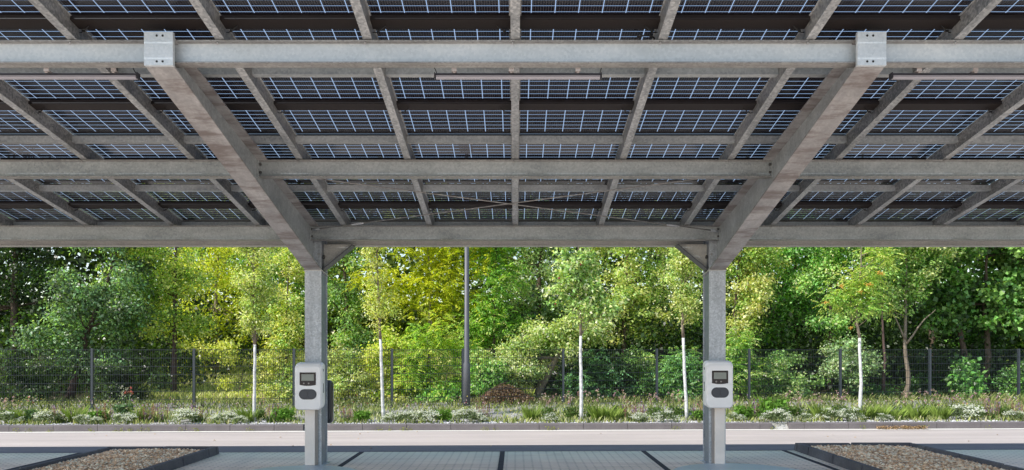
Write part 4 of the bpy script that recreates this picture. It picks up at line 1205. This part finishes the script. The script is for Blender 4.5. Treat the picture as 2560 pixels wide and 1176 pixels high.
for px, d, s, lb in ((14, 14.95, 1.15, 'white cushion flower at the left edge of the bed'), (120, 15.0, 1.2, 'round white cushion flower left of the leaning oak trunk'),
                     (207, 14.95, .85, 'small white cushion flower just left of the second fence post'), (238, 14.9, .75, 'small white cushion flower at the foot of the second fence post'),
                     (312, 14.9, 1.0, 'white cushion flower below the tall red-tipped herb'), (462, 14.95, 1.35, 'wide white cushion flower right of the straight reddish trunk'),
                     (562, 15.0, 1.15, 'white cushion flower left of the first white-trunked sapling'), (600, 14.9, .7, 'low white cushion flower touching the first white-trunked sapling'),
                     (978, 15.0, .9, 'white cushion flower beside the second white-trunked sapling'), (1020, 14.95, 1.05, 'round white cushion flower midway between second sapling and lamp pole'),
                     (1068, 14.95, 1.15, 'bright white cushion flower left of the lamp pole'), (1164, 14.95, 1.25, 'tall white cushion flower in front of the lamp pole'),
                     (1196, 14.9, .8, 'low white cushion flower just right of the lamp pole'), (1376, 14.95, .85, 'small white cushion flower left of the third white-trunked sapling'),
                     (1600, 14.9, .95, 'flat white cushion flower between third and fourth saplings'), (1664, 14.9, 1.05, 'white cushion flower left of the fourth white-trunked sapling'),
                     (1838, 14.95, .8, 'white cushion flower just right of the right post'), (1944, 14.72, 1.2, 'white cushion flower spilling through the gap in the kerb'),
                     (2015, 14.95, .75, 'low white cushion flower right of the kerb gap'), (2078, 15.0, 1.15, 'white cushion flower two plants left of the rowan sapling'),
                     (2126, 15.0, 1.2, 'white cushion flower at the foot of the rowan sapling'), (2210, 14.9, .7, 'small white cushion flower above the fallen leaves'),
                     (2418, 15.1, 1.4, 'largest white cushion flower, left of the last fence post'), (2535, 14.95, .9, 'white cushion flower at the right edge of the bed')):
    plant('white', px, d, s, lb, 'flower', 'flowering_cushion', W)
S_ = 'sage clumps with pink and violet spikes'
for px, lb in ((150, 'pink sage clump right of the round white cushion at the oak'), (262, 'brownish sage clump right of the second fence post'), (370, 'pink sage spikes left of the straight reddish trunk'),
               (402, 'dense pink sage spikes just left of the straight reddish trunk'), (495, 'violet sage clump at the third fence post'), (680, 'violet sage clump left of the left post'),
               (868, 'brown sage spikes right of the left post'), (1210, 'violet sage spikes before the brushwood heap'), (1570, 'pink sage clump between third and fourth saplings, left one'),
               (1600, 'violet sage clump between third and fourth saplings, right one'), (1750, 'pink sage clump at the left flank of the right post'), (1880, 'pink sage clump right of the right post'),
               (2480, 'pink sage clump left of the last fence post'), (2545, 'pink sage clump at the far right edge')):
    plant('salvia', px, 15.15, .98, lb, 'flower', 'sage_clump', S_)
G_ = 'grass tufts in the bed'
for px, lb in ((55, 'green grass tuft near the left edge'), (185, 'grass tuft left of the second fence post'), (350, 'bright grass tuft right of the tall red-tipped herb'), (620, 'grass tuft left of the first sapling'),
               (1330, 'bright grass tuft right of the brushwood heap'), (1500, 'grass tuft right of the third sapling'), (1530, 'spreading grass tuft further right of the third sapling'),
               (2050, 'grass tuft midway between kerb gap and rowan'), (2165, 'grass tuft right of the rowan sapling'), (2195, 'arching grass tuft above the fallen leaves'), (2235, 'arching grass tuft right of the fallen leaves'),
               (2290, 'wide grass tuft left of the fence post by the maple'), (2350, 'grass tuft right of the fence post by the maple')):
    plant('grass', px, 15.25, 1.15, lb, 'grass tuft', 'grass_tuft', G_)
H_ = 'seed-headed wild herbs in the bed'
for px, lb in ((25, 'faded herb behind the white cushion at the left edge'), (640, 'faded herb behind the first sapling'), (1370, 'pale wild herb left of the third sapling'), (1430, 'pale wild herb touching the third sapling'),
               (1480, 'pink-headed herb right of the third sapling'), (1550, 'pink-headed herb left of the pink sage pair'), (1640, 'pink-headed herb before the dark fence post left of the fourth sapling'), (1690, 'yellowish herb left of the fourth sapling'),
               (1985, 'pink-headed herb above the kerb gap'), (2040, 'pink-headed herb left of the rowan, among tall stems'), (2100, 'pale herb behind the white cushions at the rowan'), (2260, 'seed-headed herb below the slender pale trunk'),
               (2320, 'seed-headed herb at the fence post by the maple'), (2385, 'tall pale herb left of the largest white cushion'), (2450, 'pink-headed herb right of the largest white cushion'), (2510, 'pink-headed herb at the maple trunks')):
    plant('herb', px, 15.6, .95, lb, 'herb', 'wild_herb', H_)
for px, lb, k, s in ((310, 'tall grey green herb with red tips', 'tall', 1.25), (78, 'leafy herb with a red bloom near the left edge', 'tall', .8), (708, 'rounded light green plant at the left side of the left post', 'leafy', 1.3),
                     (1930, 'bright yellow green fern-like plant above the kerb gap', 'leafy', 1.7), (1745, 'small light green plant left of the right post', 'leafy', .9), (1110, 'light green plant left of the lamp pole foot', 'leafy', .9),
                     (905, 'light green plant between left post and second sapling', 'leafy', 1.0), (245, 'yellow green plant at the second fence post', 'leafy', 1.1), (1860, 'light green plant right of the right post', 'leafy', 1.2)):
    plant(k, px, 15.2, s, lb, 'plant', 'bed_plant', 'leafy plants in the bed')
# uncountable ground cover of the bed and the strip below the trees
def blades_field(name, n, x0, x1, y0, y1, h0, h1, pal, label, zf, cat='ground cover', w=.012, dens=None):
    x = RNG.uniform(x0, x1, n); y = y0 + (y1 - y0) * RNG.random(n) ** 1.2
    if dens is not None:
        k = RNG.random(n) < dens(x, y); x, y = x[k], y[k]; n = len(x)
    h = RNG.uniform(h0, h1, n); a = RNG.uniform(0, 6.28, n); ln = h * RNG.uniform(.1, .8, n)
    z = zf(x, y)
    wx, wy = -np.sin(a) * w, np.cos(a) * w
    V = np.stack([np.stack([x - wx, y - wy, z], 1), np.stack([x + wx, y + wy, z], 1), np.stack([x + np.cos(a) * ln * .4 + wx, y + np.sin(a) * ln * .4 + wy, z + h * .6], 1), np.stack([x + np.cos(a) * ln, y + np.sin(a) * ln, z + h], 1)], 1).reshape(-1, 3)
    pal = np.array(pal); c = pal[RNG.integers(0, len(pal), n)] * RNG.uniform(.7, 1.3, (n, 1))
    return tag(npmesh(name, V, np.arange(n * 4).reshape(n, 4), c, M['petal']), label, cat, kind='stuff')
patch = lambda x, y: .25 + .75 * (np.sin(x * 2.3 + 1.3 * np.sin(y * 3)) * np.sin(x * .9 + 2) > -.15)
blades_field('ground_cover', 26000, -13, 14, 14.72, 18.6, .03, .13, [(.18, .24, .08), (.38, .42, .14), (.12, .17, .05), (.55, .53, .32), (.42, .48, .17)], 'low mixed green ground cover in the planting bed', lambda x, y: TILT * x + .11, dens=patch)
blades_field('rough_grass', 15000, -15, 17, 18.4, 22.5, .08, .30, [(.12, .17, .05), (.24, .27, .09), (.36, .41, .15), (.10, .13, .04)], 'rough tall grass along the foot of the fence', lambda x, y: gzv(x, y) + .02, w=.010)
blades_field('meadow', 60000, -12.5, .5, 22, 35, .10, .38, [(.50, .56, .14), (.68, .68, .28), (.40, .48, .10), (.72, .68, .36)], 'sunlit yellow green meadow seen under the trees at left', lambda x, y: gzv(x, y), cat='meadow', w=.018)  # sunlight put into the pale blade colours, trees shade this ground
n = 1500
x = RNG.uniform(-12, 13.5, n); y = RNG.uniform(15.2, 18.5, n)
pal = np.array([(.60, .42, .45), (.62, .58, .50), (.30, .14, .42), (.62, .50, .12), (.55, .15, .16), (.7, .7, .66)])
C = np.stack([x, y, TILT * x + RNG.uniform(.2, .5, n)], 1)
V, Fc, cc = leafquads(C, rand_unit(n), rand_unit(n), np.full(n, .032), np.full(n, .028), pal[RNG.choice(6, n, p=[.28, .28, .14, .1, .05, .15])])
tag(npmesh('scattered_blossoms', V, Fc, cc, M['petal']), 'scattered tiny pink, cream and violet blossoms among the bed plants', 'blossoms', kind='stuff')
# white chippings showing between the plants, near the kerb
n = 7000
x = RNG.uniform(-12.5, 13, n); y = 14.64 + .9 * RNG.random(n) ** 1.6
stones('chippings', x, y, TILT * x + .115 + 0 * x, .010, .024, [(.62, .62, .64), (.75, .75, .76), (.45, .45, .47)], 'light grey stone chippings in the bed along the kerb', 'chippings')
# weeds in the gutter joints
n = 420
cen = RNG.choice(np.array([bx(p, 14.45) for p in (125, 228, 290, 303, 323, 350, 368, 452, 490, 620, 948, 975, 1005, 1025, 1215, 1240, 1370, 1385, 1690, 1930, 2160, 2310, 2470, 40, 70)]), n)
x = cen + RNG.normal(0, .035, n); y = 14.46 + RNG.normal(0, .015, n)
C = np.stack([x, y, TILT * x + .01 + RNG.random(n) ** 1.6 * .07], 1)
V, Fc, cc = leafquads(C, rand_unit(n) + np.array([0, -.2, .3]), rand_unit(n), np.full(n, .024), np.full(n, .018), np.array([.30, .33, .06])[None] * RNG.uniform(.6, 1.2, (n, 1)))
tag(npmesh('weeds', V, Fc, cc, M['petal']), 'tiny yellow green weeds in the gutter at the kerb', 'weeds', kind='stuff')
# fallen leaves at the right kerb and a few strays
n = 280
x = RNG.uniform(bx(2196, 14.4), bx(2315, 14.4), n); y = 14.47 - abs(RNG.normal(0, .05, n))
x2 = RNG.uniform(-10, 11, 24); y2 = RNG.uniform(11.6, 14.4, 24)
xx = np.concatenate([x, x2]); yy = np.concatenate([y, y2]); hh = np.concatenate([RNG.random(n) * .05, np.zeros(24)])
C = np.stack([xx, yy, TILT * xx + .014 + hh], 1)
V, Fc, cc = leafquads(C, rand_unit(len(xx)) * np.array([1, 1, .35]), rand_unit(len(xx)) * .4 + np.array([0, 0, 1]), np.full(len(xx), .045), np.full(len(xx), .03), np.array([.52, .36, .24])[None] * RNG.uniform(.5, 1.2, (len(xx), 1)))
tag(npmesh('fallen_leaves', V, Fc, cc, M['petal']), 'dry brown leaves blown against the right part of the kerb', 'leaves', kind='stuff')

# ------------------------------------------------------------------ light, sky, camera
sd = Vector((-.85, -.545, 1.0)).normalized()
sun = bpy.data.lights.new('sun', 'SUN'); sun.energy = 5.0; sun.angle = math.radians(.53); sun.color = (1, .955, .89)
so = bpy.data.objects.new('sun', sun); COL.objects.link(so); so.rotation_euler = sd.to_track_quat('Z', 'Y').to_euler(); so.location = (0, 0, 20)
w = bpy.data.worlds.new('World'); SC.world = w; w.use_nodes = True
nt = w.node_tree; bg = nt.nodes['Background']
sky = nt.nodes.new('ShaderNodeTexSky'); sky.sky_type = 'NISHITA'; sky.sun_disc = False
sky.sun_elevation = math.asin(sd.z); sky.sun_rotation = math.atan2(sd.x, sd.y)
sky.air_density = 1.0; sky.dust_density = .6; sky.ozone_density = 1.
wb = nt.nodes.new('ShaderNodeMix'); wb.data_type = 'RGBA'; wb.blend_type = 'MULTIPLY'; wb.inputs[0].default_value = 1
wb.inputs[7].default_value = (1.75, 1.62, 1.46, 1)   # sky light raised and warmed to lift the shade under the roof
nt.links.new(sky.outputs[0], wb.inputs[6]); nt.links.new(wb.outputs[2], bg.inputs[0]); bg.inputs[1].default_value = .15

cam = bpy.data.cameras.new('camera'); co = bpy.data.objects.new('camera', cam); COL.objects.link(co)
co.location = (0, 0, EYE); co.rotation_euler = (math.radians(90), 0, 0)
cam.sensor_width = 36; cam.lens = 36 * F / 2560
cam.shift_x = -(VX - 1280) / 2560; cam.shift_y = (880 - 588) / 2560
cam.clip_start = .05; cam.clip_end = 1500
SC.camera = co
SC.view_settings.view_transform = 'Standard'; SC.view_settings.look = 'None'; SC.view_settings.exposure = 0
SC.cycles.max_bounces = 8; SC.cycles.transparent_max_bounces = 16; SC.cycles.diffuse_bounces = 5
